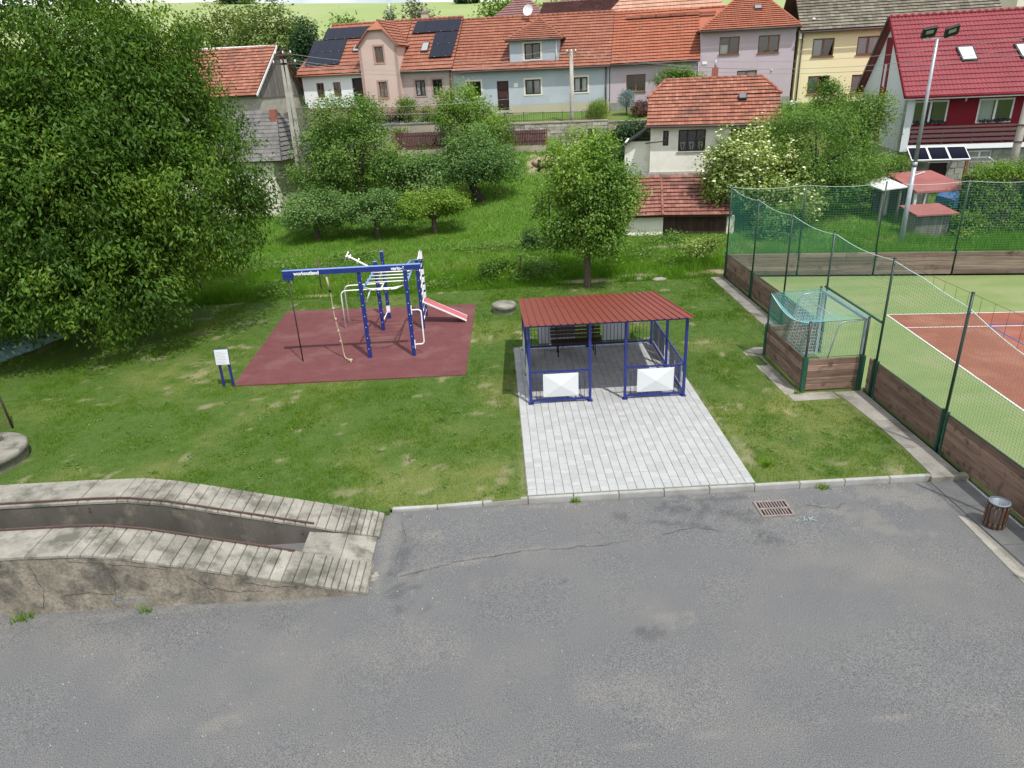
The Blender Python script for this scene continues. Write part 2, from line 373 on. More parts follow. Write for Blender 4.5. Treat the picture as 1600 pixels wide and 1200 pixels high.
mat('paint_blue', (0.10,0.20,0.42), None, rough=0.9)
mat('paint_turq', (0.30,0.47,0.43), None, rough=0.9)
mat('print_grey', (0.42,0.45,0.47), None, rough=0.6)
mat('flower_pink', (0.62,0.22,0.30), (0.7,0.5,0.55), 9, 0.8)
mat('flower_white', (0.8,0.8,0.8), None, rough=0.8)
mat('red_plastic', (0.6,0.04,0.03), None, rough=0.4)
glassmat('glass', (0.74,0.78,0.78), 0.10)
glassmat('glass_sky', (0.25,0.28,0.3), 0.55)

# ================================================================== SETTING: terrain
ROWO = np.array([-14.878, 62.5]); RA = math.radians(12); RD = (math.cos(RA), -math.sin(RA)); RN = (math.sin(RA), math.cos(RA))
ROW = ((ROWO[0], ROWO[1], 0), -RA)          # frame of the row of houses: x along the facades, y away from the yard, z absolute
def rowv(x, y): return (x-ROWO[0])*RN[0]+(y-ROWO[1])*RN[1]
def row2w(s, v): return ROWO[0]+RD[0]*s+RN[0]*v, ROWO[1]+RD[1]*s+RN[1]*v
def terr(x, y):
    x = np.asarray(x, float); y = np.asarray(y, float); v = rowv(x, y)
    z = np.interp(v, [-60,-29.5,-24,-20,-16,-14,-10,-6,-5.0,-4.8,-1,14,45,120,240,300,420], [0,0,0.1,0.42,0.86,1.25,2.1,3.3,3.6,4.95,5.6,6.3,9,20,36,37.5,36])
    low = 1-0.6*sstep(15, 26, x)*sstep(-3, -7, v); z = z*low
    z = np.where(y < 29.6, 0, z*sstep(29.4, 31.0, y))
    bump = (fbm(x*0.35, y*0.35, 3)-0.5)*0.22*sstep(30, 33, y)*sstep(60, 20, v)
    hill = (fbm(x*0.006+3, y*0.006, 3)-0.5)*5*sstep(60, 200, v) - 0.045*x*sstep(60, 260, v)
    return z+bump+hill+v*0*0
def groundz(x, y): return float(terr(np.array([x]), np.array([y]))[0])

# meadow / orchard slope
xs = np.concatenate([np.arange(-60, -30, 2.0), np.arange(-30, 46, 0.35), np.arange(46, 80, 2.0)]); ys = np.concatenate([np.arange(29.55, 50, 0.3), np.arange(50, 84, 0.5)])
X, Y = np.meshgrid(xs, ys); Z = terr(X, Y)
nx, ny = len(xs), len(ys); I = np.arange(nx*ny).reshape(ny, nx)
F = np.stack([I[:-1,:-1].ravel(), I[:-1,1:].ravel(), I[1:,1:].ravel(), I[1:,:-1].ravel()], 1)
def mdry(x, y): return np.clip(sstep(0.52, 0.78, fbm(x*0.45+9, y*0.45, 4))*0.8, 0, 1)
def mbald(x, y):
    b = np.zeros_like(x)
    for cx, cy, rx, ry in ((-8.3,29.9,0.9,0.28),(3.9,29.9,1.3,0.35),(3.4,50.6,1.1,1.6),(8.5,34.6,1.6,0.3),(9.6,30.2,1.2,0.4),(6.2,30.3,1.3,0.25),(-5,34,0.7,0.3),(2.4,33.5,0.8,0.3)):
        b = np.maximum(b, sstep(1.3, 0.5, np.hypot((x-cx)/rx, (y-cy)/ry)+(fbm(x*2, y*2, 3)-0.5)*1.2))
    return b
npobj('meadow', npmesh('meadow', np.stack([X.ravel(), Y.ravel(), Z.ravel()], 1), F, extra={'dry': mdry(X.ravel(), Y.ravel()), 'bald': mbald(X.ravel(), Y.ravel())}), 'meadow_soil', kind='structure')
# the fields rising behind the village
xs = np.arange(-420, 560, 14.0); ys = np.arange(83.5, 560, 9.0); X, Y = np.meshgrid(xs, ys); Z = terr(X, Y)
nx, ny = len(xs), len(ys); I = np.arange(nx*ny).reshape(ny, nx)
F = np.stack([I[:-1,:-1].ravel(), I[:-1,1:].ravel(), I[1:,1:].ravel(), I[1:,:-1].ravel()], 1)
npobj('field_hill', npmesh('field_hill', np.stack([X.ravel(), Y.ravel(), Z.ravel()], 1), F), 'field', kind='structure')
# one base sheet under everything, out past the horizon
MB().poly([(-900,-300,-1.6),(900,-300,-1.6),(900,1500,-1.6),(-900,1500,-1.6)]).build('ground', 'meadow_soil', kind='structure')

# lawn between yard and meadow
def lawn_edge(x): return np.where(x < 0.36, 12.98, 12.98)
def lawnz(x, y):
    return (fbm(x*0.7, y*0.7, 3)-0.5)*0.05*sstep(13.2, 14.5, y)*sstep(29.5, 28.8, y) - 0.079*sstep(0.40, -1.5, x)*sstep(14.0, 13.0, y)*sstep(-3.4, -2.6, x)
BALD_ = [(-6.6,18.6,0.42,0.2),(-8.3,18.9,0.35,0.13),(-7.5,19.1,0.3,0.12),(-10.2,21.3,0.5,0.22),(-9.6,20.7,0.45,0.2),(-10.4,22.4,0.5,0.25),(-9.3,22.2,0.35,0.2),(-9.8,26.7,0.7,0.25),
        (-11.6,25.5,0.5,0.2),(-0.6,19.2,0.3,0.14),(-0.4,20.6,0.3,0.18),(-0.9,17.3,0.25,0.12),(-3.6,13.6,0.55,0.25),(-2.0,13.55,0.35,0.18),(8.5,13.35,0.45,0.2),(7.6,13.7,0.25,0.12),
        (-10.1,15.1,0.2,0.12),(-2.7,15.9,0.3,0.2),(-1.6,14.6,0.3,0.16),(-13.0,19.8,0.4,0.12),(-12.2,19.4,0.35,0.12),(6.0,24.4,0.4,0.15),(-13.3,16.0,0.9,0.6),(-0.15,14.0,0.22,0.5),(-0.3,18.0,0.2,0.7),(5.6,14.6,0.18,0.8)]
BALD = [(a, b, c*.8, d*.75) for a, b, c, d in BALD_]
def lbald(x, y):
    b = np.zeros_like(x)
    for cx, cy, rx, ry in BALD:
        b = np.maximum(b, sstep(1.25, 0.55, np.hypot((x-cx)/rx, (y-cy)/ry)+(fbm(x*6, y*6, 4)-0.5)*3.4)*.38)
    u = fbm(x*1.6+31, y*1.6, 4); b = np.maximum(b, sstep(0.72, 0.80, u)*0.55)
    e = sstep(0.22, 0.0, np.minimum(np.abs(x-5.42), np.abs(x-0.34)))*(y < 22.2)*0.35*sstep(0.35, 0.6, fbm(x*4, y*1.5, 3))
    return np.maximum(b, e)
def ldry(x, y):
    d = sstep(0.50, 0.74, fbm(x*0.42+2, y*0.42+7, 5))*0.45
    zone = sstep(-6, 3, x)*sstep(19, 14, y)*0.28 + np.exp(-((x+10.2)/1.6)**2-((y-21.6)/2.2)**2)*0.6 + np.exp(-((x-7)/1.2)**2-((y-17)/3)**2)*0.3
    fine = fbm(x*2.6, y*2.6, 3)
    return np.clip(d+zone*sstep(0.3, 0.65, fine), 0, 0.9)
xs = np.arange(-34, 9.95, 0.14); ys = np.arange(12.96, 29.75, 0.14); X, Y = np.meshgrid(xs, ys); Z = lawnz(X, Y)
nx, ny = len(xs), len(ys); I = np.arange(nx*ny).reshape(ny, nx)
F = np.stack([I[:-1,:-1].ravel(), I[:-1,1:].ravel(), I[1:,1:].ravel(), I[1:,:-1].ravel()], 1)
npobj('lawn', npmesh('lawn', np.stack([X.ravel(), Y.ravel(), Z.ravel()], 1), F, extra={'dry': ldry(X.ravel(), Y.ravel()), 'bald': lbald(X.ravel(), Y.ravel())}), 'lawn_soil', kind='structure')

MB().box(-30,-2.66,12.80,12.99,-.35,-.012).build('soil_verge','lawn_soil',kind='structure')
# asphalt yard, with tar smears and dusty seams as stains
YZ = -0.12
xs = np.arange(-14, 14.01, 0.1); ys = np.arange(0.5, 12.98, 0.1); X, Y = np.meshgrid(xs, ys)
def blob(cx, cy, rx, ry, ang=0, k=1.2, f=2.5):
    a = math.radians(ang); u = (X-cx)*math.cos(a)+(Y-cy)*math.sin(a); w = -(X-cx)*math.sin(a)+(Y-cy)*math.cos(a)
    return sstep(1.15, 0.5, np.hypot(u/rx, w/ry)+(fbm(X*f, Y*f, 4)-0.5)*k)
tar = np.zeros_like(X)
for a in ((4.4,12.75,0.8,0.14,0),(3.6,12.4,0.5,0.25,-20),(4.55,12.15,0.55,0.22,-25),(3.3,11.9,0.9,0.08,-12),(2.3,12.3,0.18,0.2,30),(5.0,11.2,0.35,0.2,-40),(6.35,12.25,0.4,0.06,15),
          (2.1,8.9,0.22,0.12,-50),(2.35,8.95,0.16,0.06,-60),(0.9,10.3,0.06,0.05,0),(1.55,10.55,0.06,0.05,0),(-2.2,11.5,0.16,0.9,0),(-2.1,10.4,0.3,0.5,20)):
    tar = np.maximum(tar, blob(*a, k=2.8, f=7.0)*0.45)
dust = np.zeros_like(X)
for a in ((-1.2,11.05,1.0,0.12,14),(0.4,11.3,0.9,0.09,4),(-1.9,10.7,0.5,0.1,22),(6.9,11.9,0.9,0.28,-15),(7.6,11.2,0.6,0.2,-20),(-1.7,12.0,0.4,0.12,0),
          (-4.5,7.6,0.3,0.12,10),(2.6,9.3,0.5,0.2,-20),(5.6,12.86,3.2,0.09,0),(8.3,12.4,1.0,0.3,-20),(-6.5,10.15,3.5,0.10,2),(-2.55,11.6,0.13,1.3,0),(1.0,12.85,1.8,0.06,0)):
    dust = np.maximum(dust, blob(*a, k=2.6, f=5.0)*0.34)
seam = sstep(0.035, 0.0, np.abs(Y-(6.75+0.05*X+0.12*(fbm(X*0.8, X*0+3, 3)-0.5))))*0.45*sstep(0.35,0.6,fbm(X*1.3, Y*0.4, 3))
dust = np.maximum(dust, seam); dust = np.maximum(dust, sstep(0.55, 0.85, fbm(X*0.9+4, Y*0.9, 6))*0.22)
nx, ny = len(xs), len(ys); I = np.arange(nx*ny).reshape(ny, nx)
F = np.stack([I[:-1,:-1].ravel(), I[:-1,1:].ravel(), I[1:,1:].ravel(), I[1:,:-1].ravel()], 1)
Zy = YZ+(fbm(X*0.5, Y*0.5, 3)-0.5)*0.03*sstep(12.9,12.2,Y)
npobj('asphalt_yard', npmesh('asphalt_yard', np.stack([X.ravel(), Y.ravel(), Zy.ravel()], 1), F, extra={'tar': tar.ravel(), 'dust': dust.ravel()}), 'asphalt', kind='structure')
m = MB(); m.poly([(-60,-30,YZ-.03),(60,-30,YZ-.03),(60,0.5,YZ-.03),(-60,0.5,YZ-.03)]); m.poly([(-60,.5,YZ-.03),(-14,.5,YZ-.03),(-14,12.96,YZ-.03),(-60,12.96,YZ-.03)]); m.poly([(14,.5,YZ-.03),(60,.5,YZ-.03),(60,12,YZ-.03),(14,12,YZ-.03)])
m.build('yard_apron', 'asphalt', kind='structure')

def crackline(pts, w, m='crack', name='crack', parent=None, z=YZ+.016):
    P_ = []; 
    for (x0_, y0_), (x1_, y1_) in zip(pts[:-1], pts[1:]):
        for t in np.linspace(0, 1, 9)[:-1]: P_.append((x0_+(x1_-x0_)*t+random.gauss(0,.018), y0_+(y1_-y0_)*t+random.gauss(0,.018)))
    b = MB()
    for (xa, ya), (xb, yb) in zip(P_[:-1], P_[1:]): 
        d = Vector((xb-xa, yb-ya, 0)); n_ = Vector((-d.y, d.x, 0)).normalized()*w*random.uniform(.3,1)*.5; za = YZ+.017; b.add([(xa-n_.x,ya-n_.y,za),(xb-n_.x,yb-n_.y,za),(xb+n_.x,yb+n_.y,za),(xa+n_.x,ya+n_.y,za)],[(0,1,2,3)])
    return b
cm_ = MB()
for cp_, w_ in (([(-2.2,10.72),(-1.0,11.08),(0.3,11.28),(1.6,11.3),(2.4,11.42)],.016),([(3.0,11.55),(3.7,11.72),(4.3,11.5)],.02),([(6.2,12.3),(6.8,12.1),(7.1,12.35)],.014),([(-2.35,12.6),(-2.2,11.9),(-2.35,11.2),(-2.2,10.5)],.012)):
    b_ = crackline(cp_, w_); k0 = len(cm_.v); cm_.v += b_.v; cm_.f += [tuple(k0+i for i in f) for f in b_.f]; cm_.r += b_.r; cm_.sm += b_.sm
cm_.build('asphalt_crack', 'seam', kind='structure', recalc=False)
# kerb of one-metre stones
kerb = thing('kerb', None, None, (0, 12.9, -0.12), kind='structure')
def stone_mesh(w, d, h, c=0.012):
    return MB().cbox(0, w, 0, d, 0, h, c).mesh('kerb_stone')
k_x = -2.62
i = 0
while k_x < 9.2:
    w = 0.985 if not (7.35 < k_x < 8.3) else 0.985
    mb = MB(); x1 = min(k_x+w, 9.28); kt = lambda q: 0.004-0.079*float(sstep(0.40, -1.5, np.float64(q))); ztl = kt(k_x); ztr = kt(k_x+w)
    y0 = 12.955; y1 = 13.055
    c = 0.012
    mb.add([(k_x,y0,-.3),(x1,y0,-.3),(x1,y1,-.3),(k_x,y1,-.3),(k_x,y0,ztl-c),(x1,y0,ztr-c),(x1,y1,ztr-c),(k_x,y1,ztl-c),(k_x+c,y0+c,ztl),(x1-c,y0+c,ztr),(x1-c,y1-c,ztr),(k_x+c,y1-c,ztl)],
           [(3,2,1,0),(0,1,5,4),(1,2,6,5),(2,3,7,6),(3,0,4,7),(4,5,9,8),(5,6,10,9),(6,7,11,10),(7,4,8,11),(8,9,10,11)])
    mb.build('kerb_stone', 'kerb_concrete', kerb); k_x += 1.0; i += 1

# paved area in front of and under the shelter
pav = thing('paved_area', None, None, (2.88, 17.6, 0), kind='structure')
MB().box(0.36, 5.42, 13.06, 22.18, -0.25, 0.008).build('bedding', 'joint_sand', pav)
stone_m = {}
LEN = (0.155, 0.215, 0.275)
for ln in LEN:
    me = MB().cbox(-0.097, 0.097, -ln/2+0.003, ln/2-0.003, -0.03, 0.03, 0.006).mesh('paving_stone'); me.materials.append(MATS['paver']); stone_m[ln] = me
stones = []
for ci in range(25):
    y = 13.065; x = 0.375+0.1+ci*0.2015
    while y < 22.1:
        ln = random.choice(LEN); 
        if y == 13.065: ln = random.choice(LEN)
        stones.append((y, x, ln)); y += ln+0.002
stones.sort()
bulk = MB()
for k, (y, x, ln) in enumerate(stones):
    if k < 300:
        o = inst('paving_stone', stone_m[ln], pav, (x, y+ln/2, random.uniform(-0.003, 0.002))); o.rotation_euler = (random.gauss(0,.004), random.gauss(0,.004), random.gauss(0,.006))
    else:
        dz = random.uniform(-0.003, 0.002); bulk.cbox(x-0.097, x+0.097, y+.003, y+ln-.003, -0.03+dz, 0.03+dz, 0.006)
bulk.build('paving_stone_field', 'paver_bulk', pav, kind='stuff', recalc=False)

# rubber play surface
MB().prism([(-8.50,20.22,-.1),(-1.20,20.06,-.1),(-1.0,27.42,-.1),(-8.80,27.86,-.1)], (0,0,0.128)).build('rubber_play_surface', 'rubber', kind='structure')

# concrete strip along the boards and grey slabs beside the yard
strip = thing('concrete_strip', None, None, (9.6, 20, 0), kind='structure')
def slab(pts, z0, z1, m='strip_concrete', name='slab'): MB().prism([(x,y,z0) for x, y in pts], (0,0,z1-z0)).build(name, m, strip)
e = [(9.30,12.98),(9.36,14.2),(9.33,15.6),(9.25,16.9),(9.15,17.42)]
for a, b in zip(e[:-1], e[1:]): slab([a,(9.93,a[1]),(9.93,b[1]-.015),(b[0],b[1]-.015)], -.1, 0.012)
slab([(7.86,16.98),(9.13,17.0),(9.10,17.43),(8.40,17.46),(7.86,17.4)], -.1, 0.012)
slab([(7.80,17.42),(8.21,17.5),(8.17,19.2),(7.74,19.2)], -.1, 0.012); slab([(7.74,19.215),(8.17,19.215),(8.15,20.3),(7.72,20.75)], -.1, 0.012)
slab([(7.72,20.77),(8.15,20.5),(9.80,20.48),(9.80,20.75),(9.2,20.95),(8.2,21.05)], -.1, 0.012)
for a, b in ((20.77,23),(23,25.4),(25.4,27.5),(27.5,29.6)): slab([(9.27,a),(9.82,a),(9.80,b-.02),(9.25,b-.02)], -.1, 0.010)
for a, b in ((9.2,10.6),(10.6,11.9),(11.9,12.93)): slab([(9.25+.02*(12-a),a+.01),(9.99,a+.01),(9.99,b),(9.25+.02*(12-b),b)], YZ-.05, YZ+.018, 'grey_slab', 'grey_slab')
slab([(9.25,12.86),(10.06,12.86),(10.06,13.02),(9.28,13.02)], -.2, 0.006); slab([(8.92,9.0),(9.24,9.0),(9.22,11.5),(9.05,11.6)], YZ-.05, YZ+.012)

# ramp with two ribbed tracks
ramp = thing('concrete_ramp', 'grey concrete vehicle ramp with two ribbed tracks and a pit between', 'ramp', (-5, 11.5, YZ))
def rz(x): return float(np.interp(x, [-30,-8.2,-7.6,-6.9,-2.72], [1.17,1.17,1.14,1.02,-0.06]))
def track(y0, y1, face_m):
    xs = [-16,-8.3,-7.9,-7.6,-7.2,-6.9,-2.74]
    mb = MB()
    for a, b in zip(xs[:-1], xs[1:]):
        za, zb = rz(a)-.05, rz(b)-.05
        mb.add([(a,y0,-1.2),(b,y0,-1.2),(b,y1,-1.2),(a,y1,-1.2),(a,y0,za),(b,y0,zb),(b,y1,zb),(a,y1,za)],[(3,2,1,0),(4,5,6,7),(0,1,5,4),(2,3,7,6)])
    mb.build('track_wall', face_m, ramp, recalc=False)
    x = -2.76; i = 0
    def rib(b, a, gap=0.016, c=0.012, nm='rib'):
        zb, za = rz(b), rz(a); y0j = y0-0.012+random.uniform(-.008,.008); y1j = y1+random.uniform(0,.01)
        a2 = a+gap
        vs = [(a2,y0j,za-.06),(b,y0j,zb-.06),(b,y1j,zb-.06),(a2,y1j,za-.06),(a2,y0j,za-c),(b,y0j,zb-c),(b,y1j,zb-c),(a2,y1j,za-c),(a2+c,y0j+c,za),(b-c,y0j+c,zb),(b-c,y1j-c,zb),(a2+c,y1j-c,za)]
        MB().add(vs, [(3,2,1,0),(0,1,5,4),(1,2,6,5),(2,3,7,6),(3,0,4,7),(4,5,9,8),(5,6,10,9),(6,7,11,10),(7,4,8,11),(8,9,10,11)]).build(nm, 'old_concrete', ramp)
    while x > -7.75:
        w = 0.125 if i < 7 else random.uniform(0.19, 0.225); rib(x, x-w, gap=random.uniform(.011,.018)); x -= w; i += 1
    rib(x, -8.6, nm='track_slab'); rib(-8.6, -16, nm='track_slab')
track(10.27, 11.13, 'stained_concrete'); track(11.98, 12.82, 'dark_concrete')
MB().box(-16, -4.1, 11.12, 11.99, -1.25, -1.0).build('pit_floor', 'dark_concrete', ramp)
for a, b, z0, z1 in ((-3.38,-2.80,0.05,-0.08),(-4.15,-3.39,0.16,0.06)):
    MB().add([(a,11.15,-1),(b,11.15,-1),(b,11.96,-1),(a,11.96,-1),(a,11.15,z0),(b,11.15,z1),(b,11.96,z1),(a,11.96,z0)],[(4,5,6,7),(0,1,5,4),(1,2,6,5),(2,3,7,6),(3,0,4,7)]).build('end_slab', 'old_concrete', ramp)
for y0, xe in ((11.10, -4.2), (12.03, -4.05)):
    xs = [-16,-8.2,-7.6,-6.9,xe]; mb = MB()
    for a, b in zip(xs[:-1], xs[1:]): mb.beam((a,y0,rz(a)+.022),(b,y0,rz(b)+.022),0.034,0.036)
    for px_ in (-8.4,-4.3): mb.beam((px_,y0,rz(px_)+.03),(px_,y0-.04,rz(px_)-.25),0.05,0.05)
    mb.build('edge_rail', 'rust_steel', ramp)
mb = MB()
for k in range(7):
    x = -7.35+k*0.09; z = 0.06+0.05*math.sin(k*2.3); mb.beam((x,10.267,z),(x+0.07,10.267,z+0.05*math.cos(k*1.7)),0.004,0.014)
mb.build('painted_scribble', 'paint_blue', ramp, kind='stuff')
ck = MB()
for cpts in ([(-8.6,.95),(-8.5,.4),(-8.65,.0)],[(-7.3,.9),(-7.2,.5),(-7.3,.1)],[(-5.9,.55),(-5.6,.25),(-5.1,.12),(-4.6,.1)],[(-5.6,.25),(-5.5,-.05)],[(-7.9,.98),(-7.4,.93),(-6.9,.84),(-6.3,.72)],[(-4.9,.32),(-4.5,.2),(-4.0,.14)],[(-8.2,.25),(-7.7,.3),(-7.3,.22)]):
    for (xa, za), (xb, zb_) in zip(cpts[:-1], cpts[1:]):
        xp, zp = xa, za
        for t in np.linspace(0, 1, 7)[1:]:
            xn, zn = xa+(xb-xa)*t+random.gauss(0,.012), za+(zb_-za)*t+random.gauss(0,.012); ck.beam((xp,10.2675,zp),(xn,10.2675,zn),.006,random.uniform(.003,.009),up=(0,0,1)); xp, zp = xn, zn
ck.build('crack', 'crack', ramp, kind='stuff')
mb = MB()
for k in range(9):
    a = random.uniform(0,6.28); x = random.uniform(-2.74,-2.55); y = random.uniform(10.3,10.95); s = random.uniform(.03,.075)
    mb.prism([(x+s*math.cos(t)*random.uniform(.6,1),y+s*math.sin(t)*random.uniform(.6,1),YZ-.01) for t in np.arange(0,6.2,1.05)], (0,0,random.uniform(.014,.028)))
mb.build('broken_edge', 'old_concrete', ramp)

gr = MB()
for k in range(520):
    x = random.uniform(-8, 8.9); y = random.uniform(5.5, 12.8) if k % 3 else random.uniform(12.55, 12.93); r_ = random.uniform(.006,.016)
    if x < -2.4 and y > 10: continue
    gr.add([(x-r_,y,YZ),(x,y-r_,YZ),(x+r_,y,YZ),(x,y+r_,YZ),(x,y,YZ+.02+r_)],[(0,1,4),(1,2,4),(2,3,4),(3,0,4)])
gr.build('loose_grit','grit',kind='stuff',recalc=False)
# drain grate
dr = thing('drain_grate', 'rusty iron drain grate with two rows of slots by the kerb', 'drain', (5.52,12.2,YZ))
zz = YZ+.014; DX0, DX1, DY0, DY1 = 5.17, 5.87, 11.92, 12.5
MB().box(DX0+.02, DX1-.02, DY0+.02, DY1-.02, YZ-.03, YZ+.0165-.0).build('sump_shade', 'black', dr)  # solid black slab paints the unlit depth under the bars
fr = MB(); zt = zz+.018
fr.box(DX0,DX1,DY0,DY0+.05,YZ-.02,zt); fr.box(DX0,DX1,DY1-.05,DY1,YZ-.02,zt); fr.box(DX0,DX0+.05,DY0+.05,DY1-.05,YZ-.02,zt); fr.box(DX1-.05,DX1,DY0+.05,DY1-.05,YZ-.02,zt); fr.box(DX0+.05,DX1-.05,12.185,12.235,YZ-.02,zt)
fr.build('frame', 'old_iron', dr)
bw = (DX1-DX0-.1)/10
for r in ((DY0+.05,12.185),(12.235,DY1-.05)):
    for k in range(1, 10): MB().box(DX0+.05+k*bw-.014, DX0+.05+k*bw+.014, r[0], r[1], YZ-.02, zt-.002).build('bar', 'old_iron', dr)
mb = MB()
for p, q in (((5.95,11.72),(6.02,11.86)),((6.02,11.72),(5.98,11.80)),((6.08,11.70),(6.10,11.84)),((6.10,11.77),(6.19,11.84)),((6.10,11.77),(6.20,11.70)),((5.80,11.74),(5.86,11.76)),((5.36,12.52),(5.40,12.40))):
    mb.beam((*p, YZ+.022),(*q, YZ+.022),0.012,0.006)
mb.build('paint_mark', 'paint_turq', label='small turquoise paint scrawl on the asphalt beside the drain grate', cat='paint mark')

# litter bin
bn = thing('litter_bin', 'round litter bin of brown wooden slats beside the plank boards', 'litter bin', (9.52,11.22,YZ+.018)); bn.scale = (.78, .78, .78)
c = (9.52,11.22,YZ+.02)
MB().lathe(c, [(0.19,0.04),(0.205,0.05),(0.205,0.70),(0.19,0.70),(0.185,0.12),(0.0,0.12)], 24).build('liner', 'bin_metal', bn)
mb = MB()
for z in (0.12, 0.60): mb.lathe(c, [(0.208,z),(0.222,z),(0.222,z+.04),(0.208,z+.04)], 24)
mb.build('hoop', 'dark_green_steel', bn)
for k in range(14):
    a = 2*math.pi*(k+.3)/14; d = Vector((math.cos(a), math.sin(a), 0)); t = Vector((-d.y, d.x, 0)); p = Vector(c)+d*0.237
    MB().beam(p+Vector((0,0,0.03)), p+Vector((0,0,0.68)), 0.068, 0.026, up=d).build('slat', 'slat_wood', bn)
    if k == 0: bolts = MB()
    for z in (0.13, 0.62): bolts.sphere(tuple(p+d*0.015+Vector((0,0,z))), .012,.012,.012, 6, 4)
bolts.build('bolt', 'galv', bn)
MB().lathe(c, [(0.21,0.695),(0.245,0.70),(0.245,0.715),(0.21,0.72)], 24).build('rim', 'bin_metal', bn)

# concrete well rings
def well(label, x, y, r, h, grp=None):
    w = thing('concrete_well', label, 'well', (x,y,0), group=grp)
    MB().lathe((x,y,-.05), [(r*.97,0),(r*.97,h*.62),(r*.99,h*.62)], 28).build('ring', 'strip_concrete', w)
    MB().lathe((x,y,-.05), [(r*.9,h*.63),(r*1.03,h*.63),(r*1.03,h*1.0),(r*.98,h*1.05),(0,h*1.12)], 28).build('cover', 'old_concrete', w)
    return w
w1 = well('large round concrete well cover at the left edge of the lawn', -13.45, 16.0, 1.0, 0.42)
mb = MB(); mb.beam((-14.3,16.35,.46),(-13.2,16.5,.46),.16,.09); mb.beam((-14.2,16.1,.46),(-13.35,16.25,.46),.14,.07); mb.build('timber', 'grey_wood', w1)
well('small round concrete well cover on the lawn behind the shelter', 0.15, 26.3, 0.46, 0.36)

def segs_mesh(name, P, Q, r):
    """many thin three-sided rods"""
    P = np.asarray(P, float); Q = np.asarray(Q, float); d = Q-P; d /= np.linalg.norm(d, axis=1, keepdims=True)+1e-9
    ref = np.where(np.abs(d[:, 2:3]) > 0.9, [[0, 1.0, 0]], [[0, 0, 1.0]]); a = np.cross(d, ref); a /= np.linalg.norm(a, axis=1, keepdims=True)+1e-9; b = np.cross(d, a)
    n = len(P); V = np.zeros((n, 6, 3))
    for j in range(3):
        an = 2*math.pi*j/3; o = (a*math.cos(an)+b*math.sin(an))*r; V[:, j] = P+o; V[:, 3+j] = Q+o
    base = np.arange(n)[:, None]*6; F = np.concatenate([base+np.array([j, (j+1) % 3, 3+(j+1) % 3, 3+j]) for j in range(3)])
    return npmesh(name, V.reshape(-1, 3), F)
def net_part(parent, corner_fn, nu, nv, r, m, name='net'):
    """corner_fn(u,v) -> xyz arrays, u,v in 0..1"""
    P = []; Q = []
    U = np.linspace(0, 1, nu+1); Vv = np.linspace(0, 1, nv+1)
    ks = np.linspace(0, 1, 9)
    for u in U:
        p = np.stack(corner_fn(np.full(len(ks), u), ks), 1); P.append(p[:-1]); Q.append(p[1:])
    ku = np.linspace(0, 1, max(nu//3, 8))
    for v in Vv:
        p = np.stack(corner_fn(ku, np.full(len(ku), v)), 1); P.append(p[:-1]); Q.append(p[1:])
    P = np.concatenate(P); Q = np.concatenate(Q); off = np.array(offset_of(parent))
    return npobj(name, segs_mesh(name, P-off, Q-off, r), m, parent, kind='stuff')

# ================================================================== shelter
sh = thing('shelter', 'blue steel open shelter with red metal roof and white railing panels', 'shelter', (2.88,19.8,0.03))
PZ = 0.03; XS = (0.71,2.37,3.35,5.0); YF, YM, YB = 17.69, 19.8, 21.92
def roofz(y): return 2.36-(y-17.69)*0.146
def post(x, y):
    p = MB().box(x-.035,x+.035,y-.035,y+.035,PZ,roofz(y)-.06).build('post', 'blue_steel', sh)
    MB().box(x-.075,x+.075,y-.075,y+.075,PZ-.002,PZ+.012).build('base_plate', 'blue_steel', p)
for x in XS: post(x, YF)
for x in (XS[0], XS[3]): post(x, YM); post(x, YB)
post(2.86, YB)
fr = MB(); fr.box(XS[0]-.035,XS[3]+.035,YF-.035,YF+.035,roofz(YF)-.06,roofz(YF)+.02); fr.box(XS[0]-.035,XS[3]+.035,YB-.035,YB+.035,roofz(YB)-.06,roofz(YB)+.02)
for x in (XS[0],1.75,2.86,3.9,XS[3]): fr.beam((x,YF+.036,roofz(YF)-.02),(x,YB-.036,roofz(YB)-.02),.06,.07)
fr.build('roof_frame', 'blue_steel', sh)
def railing(p, q, panels):
    p = Vector(p); q = Vector(q); d = (q-p).normalized(); ln = (q-p).length; up = Vector((0,0,1)); nrm = Vector((d.y, -d.x, 0))
    g = MB().beam(p+up*.95, q+up*.95, .045, .04).build('handrail', 'blue_steel', sh); MB().beam(p+up*.09, q+up*.09, .05, .06).build('bottom_rail', 'blue_steel', g)
    n = int(ln/0.115)
    for k in range(1, n):
        a = p+d*(ln*k/n); MB().tube([a+up*.12, a+up*.93], 0.007, 5).build('bar', 'dark_green_steel' if False else 'blue_steel', g)
    for (a, b) in panels:
        z0, z1 = 0.19, 0.885; ps = [p+d*a+up*z0, p+d*b+up*z0, p+d*b+up*z1, p+d*a+up*z1]; cc = (ps[0]+ps[2])/2
        o1 = nrm*0.016; o2 = nrm*0.075
        vs = [v+o1 for v in ps]+[cc+o2]+[v+nrm*0.010 for v in ps]
        MB().add(vs, [(0,1,4),(1,2,4),(2,3,4),(3,0,4),(5,8,7,6),(0,5,6,1),(1,6,7,2),(2,7,8,3),(3,8,5,0)]).build('panel', 'white_panel', g)
railing((XS[0]+.035,YF,PZ),(XS[1]-.035,YF,PZ),[(0.32,1.30)])
railing((XS[2]+.035,YF,PZ),(XS[3]-.035,YF,PZ),[(0.30,1.32)])
railing((XS[3],YF+.035,PZ),(XS[3],YM-.035,PZ),[(0.35,1.05),(1.12,1.75)]); railing((XS[3],YM+.035,PZ),(XS[3],YB-.035,PZ),[(0.3,1.0),(1.05,1.8)])
